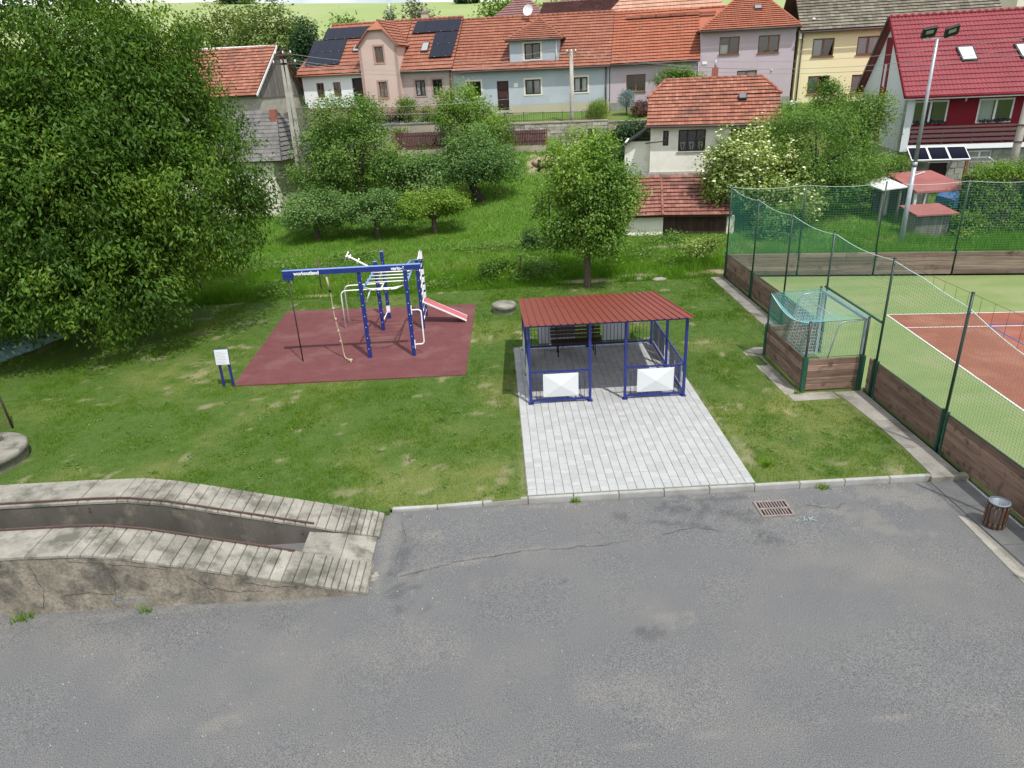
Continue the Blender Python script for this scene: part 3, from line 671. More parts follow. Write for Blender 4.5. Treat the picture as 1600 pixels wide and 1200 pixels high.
railing((XS[0],YM-.035,PZ),(XS[0],YF+.035,PZ),[(0.3,1.75)]); railing((XS[0],YB-.035,PZ),(XS[0],YM+.035,PZ),[(0.3,1.8)])
railing((2.82,YB,PZ),(XS[0]+.035,YB,PZ),[(0.38,1.62)]); railing((XS[3]-.035,YB,PZ),(2.90,YB,PZ),[(0.7,1.62)])
# ribbed sheet roof
y0, y1 = 17.36, 22.2; x0, x1 = 0.60, 5.11; prof = []; x = x0; nrib = 23; pw = (x1-x0)/nrib
for k in range(nrib): prof += [(x+k*pw,0),(x+k*pw+pw*.74,0),(x+k*pw+pw*.80,.026),(x+k*pw+pw*.93,.026)]
prof.append((x1,0)); vs = []; n = len(prof)
for y in (y0, y1):
    for t in (0.025, 0.018):
        for (px_, h) in prof: vs.append((px_, y, roofz(y)+.028+h+(t-.02)))
fs = []
for k in range(n-1):
    fs += [(k,k+1,2*n+k+1,2*n+k),(n+k+1,n+k,3*n+k,3*n+k+1),(k+1,k,n+k,n+k+1),(2*n+k,2*n+k+1,3*n+k+1,3*n+k)]
rf = MB().add(vs, fs).build('roof', 'roof_red_metal', sh, recalc=False)
mb = MB(); mb.box(x0+.0,x0+.02,y0+.01,y1-.01,0,0.01) if False else None
# bench under the shelter
be = thing('bench', 'dark wooden slatted bench with steel legs under the shelter roof', 'bench', (2.45,21.3,PZ))
bx0, bx1, by = 1.58, 3.22, 21.28
for k in range(4): MB().box(bx0,bx1,by-.20+k*.115,by-.20+k*.115+.095,PZ+.43,PZ+.465).build('seat_slat', 'dark_wood', be)
for k in range(4):
    z = PZ+.56+k*.115; y = by+.27+k*.028; MB().beam((bx0,y,z),(bx1,y,z),.03,.085).build('back_slat', 'dark_wood', be)
for x in (bx0+.22, bx1-.22):
    lg = MB(); lg.tube([(x,by-.18,PZ),(x,by-.17,PZ+.42)],.018,6); lg.tube([(x,by+.24,PZ),(x,by+.22,PZ+.42),(x,by+.32,PZ+.95)],.018,6); lg.tube([(x,by-.18,PZ+.41),(x,by+.23,PZ+.41)],.016,6)
    lg.tube([(x,by-.17,PZ+.16),(x+(.3 if x<2.4 else -.3),by,PZ+.41)],.010,5); lg.build('leg', 'bench_steel', be)

# ================================================================== climbing frame
cf = thing('climbing_gym', 'blue and white workout climbing frame with monkey bars on dark red rubber', 'climbing frame', (-4,24,0.028))
CZ = 0.028
def cpost(x, y, h):
    p = MB().box(x-.06,x+.06,y-.06,y+.06,CZ,h).build('post', 'blue_steel', cf); MB().box(x-.063,x+.063,y-.063,y+.063,h+.001,h+.012).build('post_cap', 'blue_light', p)
    b = MB()
    for z in np.arange(0.35, h-.2, 0.38): b.sphere((x,y-.062,z),.014,.008,.014,6,4); b.sphere((x+.062,y,z+.1),.008,.014,.014,6,4)
    b.build('bolt', 'white_paint', p)
A, B_, C_, D_, E_, F_ = (-4.47,22.02),(-2.99,21.98),(-4.40,24.76),(-2.91,24.72),(-4.36,26.16),(-2.92,26.22)
cpost(*A, 2.97); cpost(*B_, 2.97); cpost(*C_, 2.62); cpost(*D_, 2.62); cpost(*E_, 2.66); cpost(*F_, 2.58)
bmO = MB().box(-6.88,-2.48,21.93,22.07,2.975,3.13).build('beam', 'blue_steel', cf)
MB().box(-6.88,-6.58,21.94,22.06,2.83,2.97).build('beam_end', 'blue_steel', cf)
MB().box(-6.885,-2.475,21.925,22.075,3.132,3.142).build('beam_top', 'blue_light', cf)
def text(body, size, loc, m, parent, rx=90, rzd=0, name='lettering', ext=0.002):
    cu = bpy.data.curves.new('t', 'FONT'); cu.body = body; cu.size = size; cu.extrude = ext; cu.offset = 0.006*size/0.15
    to = bpy.data.objects.new('t', cu); COL.objects.link(to); bpy.context.view_layer.update()
    me = bpy.data.meshes.new_from_object(to.evaluated_get(bpy.context.evaluated_depsgraph_get())); bpy.data.objects.remove(to)
    me.transform(Matrix.Translation(Vector(loc)-offset_of(parent)) @ Matrix.Rotation(math.radians(rzd), 4, 'Z') @ Matrix.Rotation(math.radians(rx), 4, 'X'))
    me.name = name; me.materials.clear(); me.materials.append(MATS[m]); o = bpy.data.objects.new(name, me); COL.objects.link(o); o.parent = parent; return o
text('workoutland', 0.155, (-6.52,21.926,2.99), 'white_paint', bmO); text('vario-6', 0.15, (-3.42,21.926,2.995), 'white_paint', bmO)
# corner tube where the beam ends
def ctube(name, pts, r, m='white_paint', n=8, parent=cf): return MB().tube(pts, r, n).build(name, m, parent)
def bend(pts, rr=0.15, k=5):
    """round the corners of a polyline"""
    pts = [Vector(p) for p in pts]; out = [pts[0]]
    for i in range(1, len(pts)-1):
        a, b, c = pts[i-1], pts[i], pts[i+1]; r1 = min(rr, (a-b).length*.45, (c-b).length*.45)
        p = b+(a-b).normalized()*r1; q = b+(c-b).normalized()*r1
        for j in range(k+1): t = j/k; out.append(p*(1-t)**2+b*2*t*(1-t)+q*t*t)
    out.append(pts[-1]); return out
# monkey bar ladder: side rails and rungs
for xa, xb in ((A[0]+.10, C_[0]+.10), (B_[0]-.02, D_[0]-.08)):
    ctube('ladder_rail', [(xa,22.08,2.46),(xb,24.66,2.50)], .028, 'blue_light')
for k in range(6):
    y = 22.55+k*0.40; z = 2.46+k*.006; ctube('rung', [(-4.40,y,z),(-2.98,y,z)], .020)
for y, z in ((21.62,2.50),(21.84,2.40)):
    ctube('chin_bar', bend([(A[0]+.1,22.0,2.45),(-4.10,y,z),(-3.35,y,z),(B_[0]-.1,22.0,2.45)], .1), .021)
for x in (-3.95,-3.72,-3.5): ctube('chin_tie', [(x,21.62,2.50),(x,21.84,2.40)], .016)
ctube('brace', [(-4.40,22.05,1.85),(-4.15,21.9,2.40)], .022)
ctube('upper_bar', [(-2.99,22.0,3.05),(-2.93,23.3,2.95),(-2.91,24.72,2.60)], .022, 'blue_light')
# parallel dip bars
for y in (25.15, 25.85):
    ctube('dip_bar', bend([(-5.87,y,CZ),(-5.87,y,1.50),(-4.36,y,1.52)], .22, 6), .024)
ctube('dip_brace', [(-4.38,24.8,1.50),(-4.37,26.12,1.50)], .024)
# grip bar leaning out from the rear post
ctube('grip_bar', [(-4.40,24.76,2.30),(-5.42,25.0,2.84)], .036)
for t, w in ((1.0,.16),(0.9,.10),(0.62,.12)):
    p = Vector((-4.40,24.76,2.30)).lerp(Vector((-5.42,25.0,2.84)), t); ctube('grip', [p-Vector((.10,0,.17))*w*5, p+Vector((.10,0,.17))*w*5], .026); ctube('grip', [p-Vector((0,w,0)), p+Vector((0,w,0))], .024)
ctube('grip_stay', [(-4.42,24.74,1.75),(-4.05,23.9,2.45)], .02)
# wall bars at the back right
for k, z in enumerate((0.30,0.62,0.92,1.22,1.52,1.82,2.12)): ctube('wall_bar', [(D_[0]+.03,24.74,z),(F_[0]+.03,26.18,z)], .020); 
ctube('top_bar', [(D_[0],24.74,2.50),(F_[0],26.2,2.62)], .022)
MB().box(F_[0]-.066,F_[0]+.066,26.15,26.29,2.30,2.592).build('white_sleeve', 'white_paint', cf)
for z in (0.90,1.20,1.50,1.80): MB().box(F_[0]-.066,F_[0]+.066,26.15,26.29,z-.1,z+.1).build('white_sleeve', 'white_paint', cf)
ctube('foot_bar', [(C_[0],24.76,0.34),(E_[0],26.16,0.38)], .022); MB().box(E_[0]-.066,E_[0]+.066,26.09,26.232,0.28,0.55).build('white_sleeve', 'white_paint', cf)
ctube('side_handle', bend([(B_[0]+.06,21.98,1.62),(B_[0]+.38,21.98,1.62),(B_[0]+.38,21.98,0.42),(B_[0]+.06,21.98,0.42)], .12), .024)
for z in (1.62,0.42): MB().box(B_[0]+.061,B_[0]+.085,21.93,22.03,z-.14,z+.14).build('handle_plate', 'white_paint', cf)
ctube('climbing_pole', [(-6.73,22.0,2.83),(-6.73,22.0,CZ)], .021, 'pole_black')
sb = thing('sit_up_board', 'pink red padded sit-up board sloping down from the white wall bars', 'exercise board', (-1.35,25.4,CZ))
d = Vector((-1.32,25.40,0.10))-Vector((-2.84,25.40,0.92)); MB().beam((-2.84,25.40,0.93),(-1.32,25.40,0.11),.52,.035).build('pad', 'board_red', sb)
mb = MB()
for y in (25.128,25.672): mb.beam((-2.86,y,0.92),(-1.30,y,0.10),.025,.055)
mb.build('side_rail', 'white_paint', sb); mb = MB(); mb.tube([(-1.33,25.15,.09),(-1.33,25.15,CZ)],.018,6); mb.tube([(-1.33,25.65,.09),(-1.33,25.65,CZ)],.018,6); mb.build('foot', 'white_paint', sb)
ro = thing('climbing_rope', 'knotted hemp climbing rope hanging from the blue beam', 'rope', (-5.4,22.0,CZ))
pts = [(-5.52,22.0,2.93)]+[(-5.52+.16*t+.02*math.sin(9*t),22.0+.05*t,2.9-2.62*t) for t in np.linspace(0.03,1,16)]
pts += [(-5.33,22.03,.16),(-5.30,21.98,.07),(-5.22,21.9,.055),(-5.10,21.86,.055),(-5.06,21.78,.055),(-5.14,21.74,.06),(-5.16,21.82,.075),(-5.08,21.72,.06),(-5.04,21.60,.055)]
MB().tube(bend(pts,.06,3), .019, 6).build('rope', 'rope_hemp', ro)
mb = MB()
for t in (0.42,0.56,0.72,0.86): mb.sphere((-5.52+.16*t,22.0+.05*t,2.9-2.62*t),.042,.042,.05,8,6)
mb.sphere((-5.07,21.75,.075),.06,.05,.045,8,6); mb.build('knot', 'rope_hemp', ro)
MB().tube([(-5.515,22.0,2.88),(-5.48,22.0,2.45)],.036,7).build('rope_wrap', 'rope_hemp', ro); MB().tube([(-5.48,22.0,2.45),(-5.472,22.0,2.36)],.036,7).build('clamp', 'black', ro)
MB().tube([(-5.52,22.0,2.99),(-5.52,22.0,2.88)],.022,6).build('shackle', 'galv', ro)

# information sign
sg = thing('information_sign', 'small white information sign on two blue posts at the rubber edge', 'sign', (-8.6,20.22,0))
for x in (-8.76,-8.47): MB().box(x-.03,x+.03,20.19,20.25,0,1.20).build('post', 'blue_steel', sg)
bd = MB().beam((-8.615,20.15,0.76),(-8.615,20.22,1.26),.44,.02,up=(0,-1,.1)).build('board', 'blue_steel', sg)
MB().beam((-8.615,20.135,0.775),(-8.615,20.202,1.245),.41,.012,up=(0,-1,.1)).build('sheet', 'white_panel', sg)
mb = MB()
for k in range(9):
    t = k/9; y = 20.128+0.067*(t*.86+.07); z = .775+.47*(t*.86+.07); w = random.uniform(.24,.34) if k != 8 else .2; mb.beam((-8.615-.18,y,z),(-8.615-.18+w,y,z),.004,.014)
mb.build('printed_line', 'print_grey', sg)

# ================================================================== sports court
court = thing('sports_court', None, None, (16,20,0), kind='structure')
MB().prism([(8.36,17.62,-.1),(10.10,17.62,-.1),(10.13,2,-.1),(34,2,-.1),(34,25.2,-.1),(9.97,29.45,-.1),(10.03,20.36,-.1),(8.36,20.36,-.1)], (0,0,.1)).build('turf', 'turf_court', court)
# red inner court with its lines: origin at the far-left corner
ca = math.radians(-4.4); cx, cy = 13.87, 23.47
cu = Vector((math.cos(math.radians(-6.2)), math.sin(math.radians(-6.2)), 0)); cv = Vector((-0.071, -1, 0)).normalized()
def cp(u, v, z): p = Vector((cx, cy, 0))+cu*u+cv*v; return (p.x, p.y, z)
MB().poly([cp(0,0,.004),cp(16,0,.004),cp(16,21,.004),cp(0,21,.004)]).build('red_court', 'red_court', court)
def cline(u0, v0, u1, v1, w, m, z, name='court_line'):
    a = Vector(cp(u0,v0,z)); b = Vector(cp(u1,v1,z)); d = (b-a).normalized(); nrm = Vector((-d.y,d.x,0))*w/2
    MB().poly([a-nrm,b-nrm,b+nrm,a+nrm]).build(name, m, court)
cline(0,-.03,16,-.03,.06,'line_white',.008); cline(-.03,0,-.03,21,.06,'line_white',.0085); cline(0,1.38,16,1.38,.055,'line_white',.009)
cline(2.72,1.2,2.80,16,.05,'line_blue',.012); cline(2.72,1.2,16,1.25,.05,'line_blue',.0125)
cline(-5.4,3.6,-5.4,5.7,.08,'line_white',.006) if False else None

PL_Z0, PL_H, NP = 0.06, 0.185, 5
def board_bay(fence, p, q, m, zbase=0.0, n=NP, h=PL_H):
    p = Vector(p); q = Vector(q); d = (q-p).normalized(); nr = Vector((d.y,-d.x,0))
    for k in range(n):
        z = zbase+PL_Z0+h*(k+.5); o = nr*random.uniform(-.006,.006)
        a = p+o+Vector((0,0,z)); b = q+o+Vector((0,0,z+random.uniform(-.004,.004)))
        ax = nr*0.02; up = Vector((0,0,h/2-.004)); c = .008
        lo_ = up-Vector((0,0,.026)); ay = ax*.25; MB().add([a-ax-up,b-ax-up,b+ax-up,a+ax-up,a-ax+lo_,b-ax+lo_,b+ax+lo_,a+ax+lo_,a-ay+up,b-ay+up,b+ay+up,a+ay+up],[(3,2,1,0),(0,1,5,4),(1,2,6,5),(2,3,7,6),(3,0,4,7),(4,5,9,8),(5,6,10,9),(6,7,11,10),(7,4,8,11),(8,9,10,11)]).build('plank', m, fence)
def fpost(fence, x, y, top, ang=0.0, low=True, z0=-0.1):
    p = MB().tube([(x,y,z0),(x,y,top)],.033,8).build('post', 'dark_green_steel', fence); MB().tube([(x,y,top+.001),(x,y,top+.02)],.037,8).build('cap', 'dark_green_steel', p)
    if low:
        b = MB(); d = Vector((math.cos(ang), math.sin(ang), 0)); n_ = Vector((-d.y,d.x,0))
        for s in (-.085,.085): b.beam(Vector((x,y,z0))+d*s, Vector((x,y,1.05))+d*s,.05,.06,up=n_)
        for z in (0.15,0.42,0.70,0.95): b.beam(Vector((x,y,z))-d*.09,Vector((x,y,z))+d*.09,.04,.05)
        b.build('bracket', 'green_steel', p)
def clips_rope(fence, fn, n, m='rope_pale'):
    MB().tube([fn(t) for t in np.linspace(0,1,n)], .010, 4).build('edge_rope', m, fence)
# left side of the court, running away from the yard
sf = thing('board_fence', 'brown plank boards with tall green posts and netting along the left court side', 'fence', (10.0,17,0))
SY = [7.9,10.95,14.0,17.08]; FX = 10.03
for y in SY: fpost(sf, FX-(y-14)*.006, y, 3.82, math.pi/2)
for y in (23.35,26.45,29.57): fpost(sf, FX-(y-14)*.0085, y, 3.82, math.pi/2)
fpost(sf, 10.02, 20.42, 3.82, math.pi/2)
for a, b in zip(SY[:-1], SY[1:]): board_bay(sf, (FX-(a-14)*.006+.02,a+.12,0),(FX-(b-14)*.006+.02,b-.12,0),'plank')
board_bay(sf, (10.03,17.18,0),(10.03,17.42,0),'plank')
for a, b in ((20.55,23.35),(23.35,26.45),(26.45,29.57)): board_bay(sf, (FX-(a-14)*.0085+.02,a+.12,0),(FX-(b-14)*.0085+.02,b-.12,0),'plank')
def sag_side(u, v):
    y = 6.5+(29.57-6.5)*u; x = FX-np.where(y<20.4,(y-14)*.006,(y-14)*.0085)
    ph = (y-7.9)/3.085; sag = 0.10*np.abs(np.sin(np.pi*ph)); sag = sag+np.where(y<15.8, np.clip((15.8-y)*0.16,0,0.6), 0)
    zb = np.where((y>17.5)&(y<20.4), 2.05, 1.02); top = 3.76-sag; return x+0.015, y, zb+(top-zb)*v
for ya, yb, zb_ in ((6.5,17.5,1.02),(17.5,20.42,2.08),(20.42,29.57,1.02)):
    def part(u, v, ya=ya, yb=yb, zb_=zb_):
        x, y, z = sag_side((ya+(yb-ya)*u-6.5)/(29.57-6.5), v); t = sag_side((ya+(yb-ya)*u-6.5)/(29.57-6.5), np.ones_like(v))[2]; return x, y, zb_+(t-zb_)*v
    net_part(sf, part, int((yb-ya)*11), 32 if zb_ < 2 else 20, .0028, 'net_green')
rl = MB()
for t0, t1 in ((7.9,17.08),(20.5,29.5)): rl.tube([(FX-(y-14)*.0075+.0,y,1.0) for y in np.linspace(t0,t1,12)],.014,5)
rl.build('top_rail', 'green_steel', sf)
clips_rope(sf, lambda t: tuple(float(a) for a in sag_side(np.array([t]), np.array([1.0]))) if False else (float(sag_side(np.array([t]),np.array([1.]))[0][0]),float(sag_side(np.array([t]),np.array([1.]))[1][0]),float(sag_side(np.array([t]),np.array([1.]))[2][0])), 90)
mb = MB(); mb.tube([(FX-(y-14)*.007,y,3.80) for y in np.linspace(6.5,20.4,6)],.004,4)
for y in np.arange(7,17,0.42):
    x_, y_, z_ = sag_side(np.array([(y-6.5)/(29.57-6.5)]), np.array([1.])); mb.tube([(float(x_[0]),y,3.80),(float(x_[0]),y,float(z_[0]))],.004,3)
mb.build('support_wire', 'dark_green_steel', sf)

# goal alcove
al = thing('goal_alcove', 'plank walled goal alcove with green netting bulging out of the court side', 'goal alcove', (9.2,19,0))
AX0, AY0, AY1 = 8.30, 17.56, 20.40
for (x, y, t, a) in ((AX0,AY0,2.05,0.8),(AX0,AY1,2.05,0.8)):
    fpost(al, x, y, t, a, low=False); MB().beam((x,y,-.08),(x,y,1.04),.11,.11).build('corner_post','green_steel',al)
for y in (17.50,20.46): 
    fpost(al, 9.86, y, 2.12, 0, low=False); MB().beam((9.86,y,-.08),(9.86,y,1.04),.10,.14).build('corner_post','green_steel',al)
board_bay(al, (AX0,AY0+.08,0),(AX0,AY1-.08,0),'plank'); board_bay(al, (AX0+.08,AY0,0),(9.80,AY0,0),'plank'); board_bay(al, (AX0+.08,AY1,0),(9.80,AY1,0),'plank')
MB().tube([(10.0,17.10,2.10),(10.0,20.5,2.12)],.032,8).build('cross_bar','green_steel',al)
sag = lambda t: 0.30*math.sin(math.pi*t)
net_part(al, lambda u,v: (np.full_like(u,AX0), AY0+(AY1-AY0)*u, 1.02+(2.03-0.26*np.sin(np.pi*u)-1.02)*v), 38, 14, .0035, 'net_green')
net_part(al, lambda u,v: (AX0+(9.86-AX0)*u, np.full_like(u,AY0), 1.02+(2.03-1.02)*v), 22, 14, .0035, 'net_green')
net_part(al, lambda u,v: (AX0+(9.86-AX0)*u, np.full_like(u,AY1), 1.02+(2.03-1.02)*v), 22, 14, .0035, 'net_green')
net_part(al, lambda u,v: (AX0+(9.95-AX0)*v, AY0+(AY1-AY0)*u, 2.04-0.28*np.sin(np.pi*u)*(1-v)+.06*v), 38, 22, .0034, 'net_blue', 'roof_net')
net_part(al, lambda u,v: (AX0+.30*v*np.sin(np.pi*u), AY0+(AY1-AY0)*u, 2.03-0.27*np.sin(np.pi*u)-.18*v*np.sin(np.pi*u)), 60, 8, .004, 'net_blue', 'slack_net')
MB().tube([(AX0,AY0+(AY1-AY0)*t,2.03-0.27*math.sin(math.pi*t)) for t in np.linspace(0,1,14)],.012,5).build('edge_rope','rope_pale',al)
mb = MB()
for y in (AY0,AY1): mb.tube([(AX0,y,2.04),(9.86,y,2.06)],.007,4); mb.tube([(AX0,y,1.02),(9.86,y,1.02)],.010,5)
mb.tube([(AX0,AY0,1.02),(AX0,AY1,1.02)],.010,5); mb.build('net_rail','green_steel',al)

# goal in the alcove
go = thing('handball_goal', 'metal framed small goal with white net standing in the alcove', 'goal', (9.6,19,0))
gx, ga, gb = 9.88, 17.66, 20.28
for y in (ga, gb): MB().box(gx-.04,gx+.04,y-.04,y+.04,0,1.98).build('upright','galv',go)
MB().box(gx-.04,gx+.04,ga-.04,gb+.04,1.98,2.06).build('crossbar','galv',go)
for y in (ga, gb): MB().tube(bend([(gx,y,2.0),(gx-.72,y,1.98),(gx-1.1,y,.04)],.2,5),.020,6).build('net_bracket','alu_grey',go)
MB().tube([(gx-.68,ga,1.97),(gx-.68,gb,1.97)],.014,6).build('net_bar','alu_grey',go); MB().tube([(gx-1.1,ga,.04),(gx-1.1,gb,.04)],.02,6).build('base_bar','galv',go); MB().box(gx-1.1,gx,gb-.05,gb+.05,.005,.06).build('base_bar','galv',go)
net_part(go, lambda u,v: (gx-.72-.36*(1-v), ga+(gb-ga)*u, .05+1.9*v), 24, 18, .004, 'net_white')
net_part(go, lambda u,v: (gx-(.72+.36*(1-v))*u, np.full_like(u,gb), .05+1.9*v), 9, 18, .0055, 'net_white', 'side_net')

# far end of the court
ff = thing('end_fence', 'dark plank boards with high green net at the far court end', 'fence', (16,28.3,0))
fd = Vector((1, -0.172, 0)); fo = Vector((9.80,29.60,0)); fa = math.atan2(-0.172, 1)
FP_ = [0.0,3.05,6.1,9.15,12.2,15.3,18.4]
for k, s in enumerate(FP_):
    p = fo+fd*s
    if k: fpost(ff, p.x, p.y+.08, 3.84, fa, low=True, z0=-.2); 
for a, b in zip(FP_[:-1], FP_[1:]): 
    p = fo+fd*(a+.04); q = fo+fd*(b-.04); board_bay(ff, (p.x,p.y,0),(q.x,q.y,0),'plank_far', zbase=-.03, h=.19)
def farnet(u, v):
    s = 18.4*u; ph = s/3.05; zb = .98; top = 3.80-.10*np.abs(np.sin(np.pi*ph)); return 9.8+s, 29.66-.172*s, zb+(top-zb)*v
net_part(ff, farnet, 170, 28, .0030, 'net_green')
MB().tube([tuple(float(a[0]) for a in farnet(np.array([t]),np.array([1.]))) if False else (9.8+18.4*t,29.66-.172*18.4*t,3.80-.10*abs(math.sin(math.pi*18.4*t/3.05))) for t in np.linspace(0,1,80)],.010,4).build('edge_rope','rope_pale',ff)

# flood light mast
lm = thing('floodlight_mast', 'tall grey floodlight mast with two square lamps behind the court end', 'lamp post', (19.08,32.3,0.0))
MB().tube([(19.08,32.3,-.2),(19.08,32.3,3.9)],[.12,.095],10).build('lower_pole','galv',lm); MB().tube([(19.08,32.3,3.85),(19.08,32.3,4.05)],.108,10).build('collar','galv',lm); MB().tube([(19.08,32.3,4.0),(19.08,32.3,9.05)],[.085,.06],10).build('upper_pole','galv',lm)
MB().beam((18.45,32.25,9.05),(19.75,32.35,9.12),.06,.05).build('cross_arm','galv',lm)
for x, tilt in ((18.62,-.15),(19.58,.10)):
    d = Vector((0.55,-0.05,0.12+tilt*.3)).normalized(); up = Vector((-.10,-.78,-.60)).normalized(); s = d.cross(up).normalized()
    c = Vector((x,32.2,9.32)); h = MB().beam(c-d*.28,c+d*.28,.42,.10,up=up).build('lamp_head','lamp_black',lm)
    b = MB(); 
    for a1, a2 in ((-.28,.28),): b.beam(c-d*.29-up*.057,c+d*.29-up*.057,.44,.012,up=up)
    b.build('back_plate','lamp_black',h); MB().beam(c-d*.25+up*.053,c+d*.25+up*.053,.36,.006,up=up).build('black_bezel','lamp_black',h); MB().beam(c-d*.15+up*.060-s*.05,c+d*.15+up*.060-s*.05,.15,.006,up=up).build('lens','lamp_glass',h)
    MB().beam(c-up*.06,Vector((x,32.3,9.08)),.05,.05).build('yoke','galv',h)

# ================================================================== BUILDINGS
def wallgrid(mb, a0, a1, z0, z1, v, holes, depth=0.14):
    xs = sorted({a0, a1, *[h[0] for h in holes], *[h[1] for h in holes]}); zs = sorted({z0, z1, *[h[2] for h in holes], *[h[3] for h in holes]})
    for i in range(len(xs)-1):
        for j in range(len(zs)-1):
            cx = (xs[i]+xs[i+1])/2; cz = (zs[j]+zs[j+1])/2
            if any(h[0] < cx < h[1] and h[2] < cz < h[3] for h in holes): continue
            mb.add([(xs[i],v,zs[j]),(xs[i+1],v,zs[j]),(xs[i+1],v,zs[j+1]),(xs[i],v,zs[j+1])],[(0,1,2,3)])
    for a, b, c, d in holes:
        w = v+depth
        mb.add([(a,v,c),(b,v,c),(b,w,c),(a,w,c)],[(0,3,2,1)]); mb.add([(a,v,d),(b,v,d),(b,w,d),(a,w,d)],[(0,1,2,3)])
        mb.add([(a,v,c),(a,v,d),(a,w,d),(a,w,c)],[(0,3,2,1)]); mb.add([(b,v,c),(b,v,d),(b,w,d),(b,w,c)],[(0,1,2,3)])
def window(par, a, b, c, d, v, fm='frame_brown', n=2, curt=None, sill=None, surround=None, glass='glass', name='window', depth=0.12, fw=0.085):
    w = v+depth; fr = MB()
    fr.box(a,b,w-.03,w+.03,c,c+fw); fr.box(a,b,w-.03,w+.03,d-fw,d); fr.box(a,a+fw,w-.03,w+.03,c+fw,d-fw); fr.box(b-fw,b,w-.03,w+.03,c+fw,d-fw)
    for k in range(1, n):
        x = a+(b-a)*k/n; fr.box(x-fw*.6,x+fw*.6,w-.035,w+.03,c+fw,d-fw)
    o = fr.build(name, fm, par)
    for k in range(n):
        x0 = a+(b-a)*k/n+.02; x1 = a+(b-a)*(k+1)/n-.02
        MB().poly([(x0,w,c+.02),(x1,w,c+.02),(x1,w,d-.02),(x0,w,d-.02)]).build('pane', glass, o)
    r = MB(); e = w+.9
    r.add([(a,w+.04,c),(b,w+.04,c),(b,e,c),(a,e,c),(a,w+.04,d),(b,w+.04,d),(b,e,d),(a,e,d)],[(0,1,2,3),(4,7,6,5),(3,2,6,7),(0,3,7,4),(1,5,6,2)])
    r.build('room_shade_box', 'room_shade', o, recalc=False)  # dark box behind the pane paints the interior darkness
    if curt:
        cm = MB()
        for kind, k in curt:
            x0 = a+(b-a)*k/n+fw; x1 = a+(b-a)*(k+1)/n-fw; y = w+.08
            if kind == 'full': z0, z1 = c+.03, d-.03
            elif kind == 'low': z0, z1 = c+.03, c+(d-c)*.55
            elif kind == 'top': z0, z1 = c+(d-c)*.45, d-.03
            if kind == 'vee':
                m_ = (x0+x1)/2; h = (d-c)*.42; s = (x1-x0)*.5
                for sgn in (-1, 1): cm.prism([(m_+sgn*s*.95,y,c+h),(m_+sgn*s*.55,y,c+h),(m_+sgn*s*.1,y,c+h*.15),(m_+sgn*s*.4,y,c+h*.1)],(0,.01,0))
                cm.prism([(m_-s*.9,y,c+h*.85),(m_+s*.9,y,c+h*.85),(m_+s*.9,y,c+h),(m_-s*.9,y,c+h)],(0,.008,0)); continue
            nn = 7; pts = []
            for q in range(nn+1): pts.append((x0+(x1-x0)*q/nn, y+(.025 if q % 2 else 0)))
            cm.add([(p[0],p[1],z0) for p in pts]+[(p[0],p[1],z1) for p in pts],[(q,q+1,nn+2+q,nn+1+q) for q in range(nn)])
        cm.build('curtain', 'curtain' if curt[0][0] != 'top' else 'blind_dark', o)
    if sill: MB().box(a-.06,b+.06,v-.07,v+.05,c-.05,c-.002).build('sill', sill, o)
    if surround:
        s = MB(); t = .13; y0, y1 = v-.02, v+.02
        s.box(a-t,b+t,y0,y1,d+.002,d+t); s.box(a-t,a-.002,y0,y1,c,d); s.box(b+.002,b+t,y0,y1,c,d); s.box(a-t,b+t,y0-.01,y1,c-t*.7,c-.052 if sill else c-.002)
        s.build('surround', surround, o)
    return o
def tiles(par, A, B, C, D, nrow, tw, m, name='roof_tiles', h=0.065, jit=0.008, wave=0.0):
    """rows of separate tiles on the plane A(eave left) B(eave right) C(ridge right) D(ridge left)"""
    A, B, C, D = map(Vector, (A, B, C, D)); u = (B-A).normalized(); nr = (B-A).cross(D-A)
    if nr.length < 1e-6: nr = (B-A).cross(C-A)
    nr.normalize(); 
    if nr.z < 0: nr = -nr
    mb = MB()
    for k in range(nrow):
        t0, t1 = k/nrow, (k+1)/nrow
        l0, r0, l1, r1 = A.lerp(D,t0), B.lerp(C,t0), A.lerp(D,t1), B.lerp(C,t1)
        e0, f0, e1, f1 = (l0-A).dot(u), (r0-A).dot(u), (l1-A).dot(u), (r1-A).dot(u)
        lo, hi = min(e0,e1), max(f0,f1); st = math.floor(lo/tw)*tw-tw
        while st < hi:
            a0 = min(max(st+.004,e0),f0); b0 = min(max(st+tw-.004,e0),f0); a1 = min(max(st+.004,e1),f1); b1 = min(max(st+tw-.004,e1),f1); st += tw
            if b0-a0 < .01 and b1-a1 < .01: continue
            j = random.uniform(0, jit); hh = nr*(h+j)
            p0, p1 = l0+u*(a0-e0), l0+u*(b0-e0); q0, q1 = l1+u*(a1-e1), l1+u*(b1-e1); lift = nr*.006
            if wave:
                pm = (p0+p1)/2+nr*wave; qm = (q0+q1)/2+nr*wave
                mb.add([p0+hh,pm+hh,p1+hh,q1+lift,qm+lift,q0+lift,p0,pm,p1],[(0,1,4,5),(1,2,3,4),(6,7,1,0),(7,8,2,1)])
            else:
                dn = nr*.022; mb.add([p0+hh,p1+hh,q1+lift,q0+lift,p0+hh-dn,p1+hh-dn,p1+hh-dn+(q1-p1)*.3,p0+hh-dn+(q0-p0)*.3],[(0,1,2,3),(4,5,1,0),(7,6,5,4)])
    return mb.build(name, m, par, kind='stuff', recalc=False)
def ridge(par, p, q, m, r=0.11, name='ridge_caps', seg=0.4):
    p = Vector(p); q = Vector(q); n = max(1, int((q-p).length/seg)); mb = MB()
    for k in range(n):
        a = p.lerp(q, k/n); b = p.lerp(q, (k+1)/n); mb.tube([a, b], [r*1.05, r*.9], 7)
    return mb.build(name, m, par)
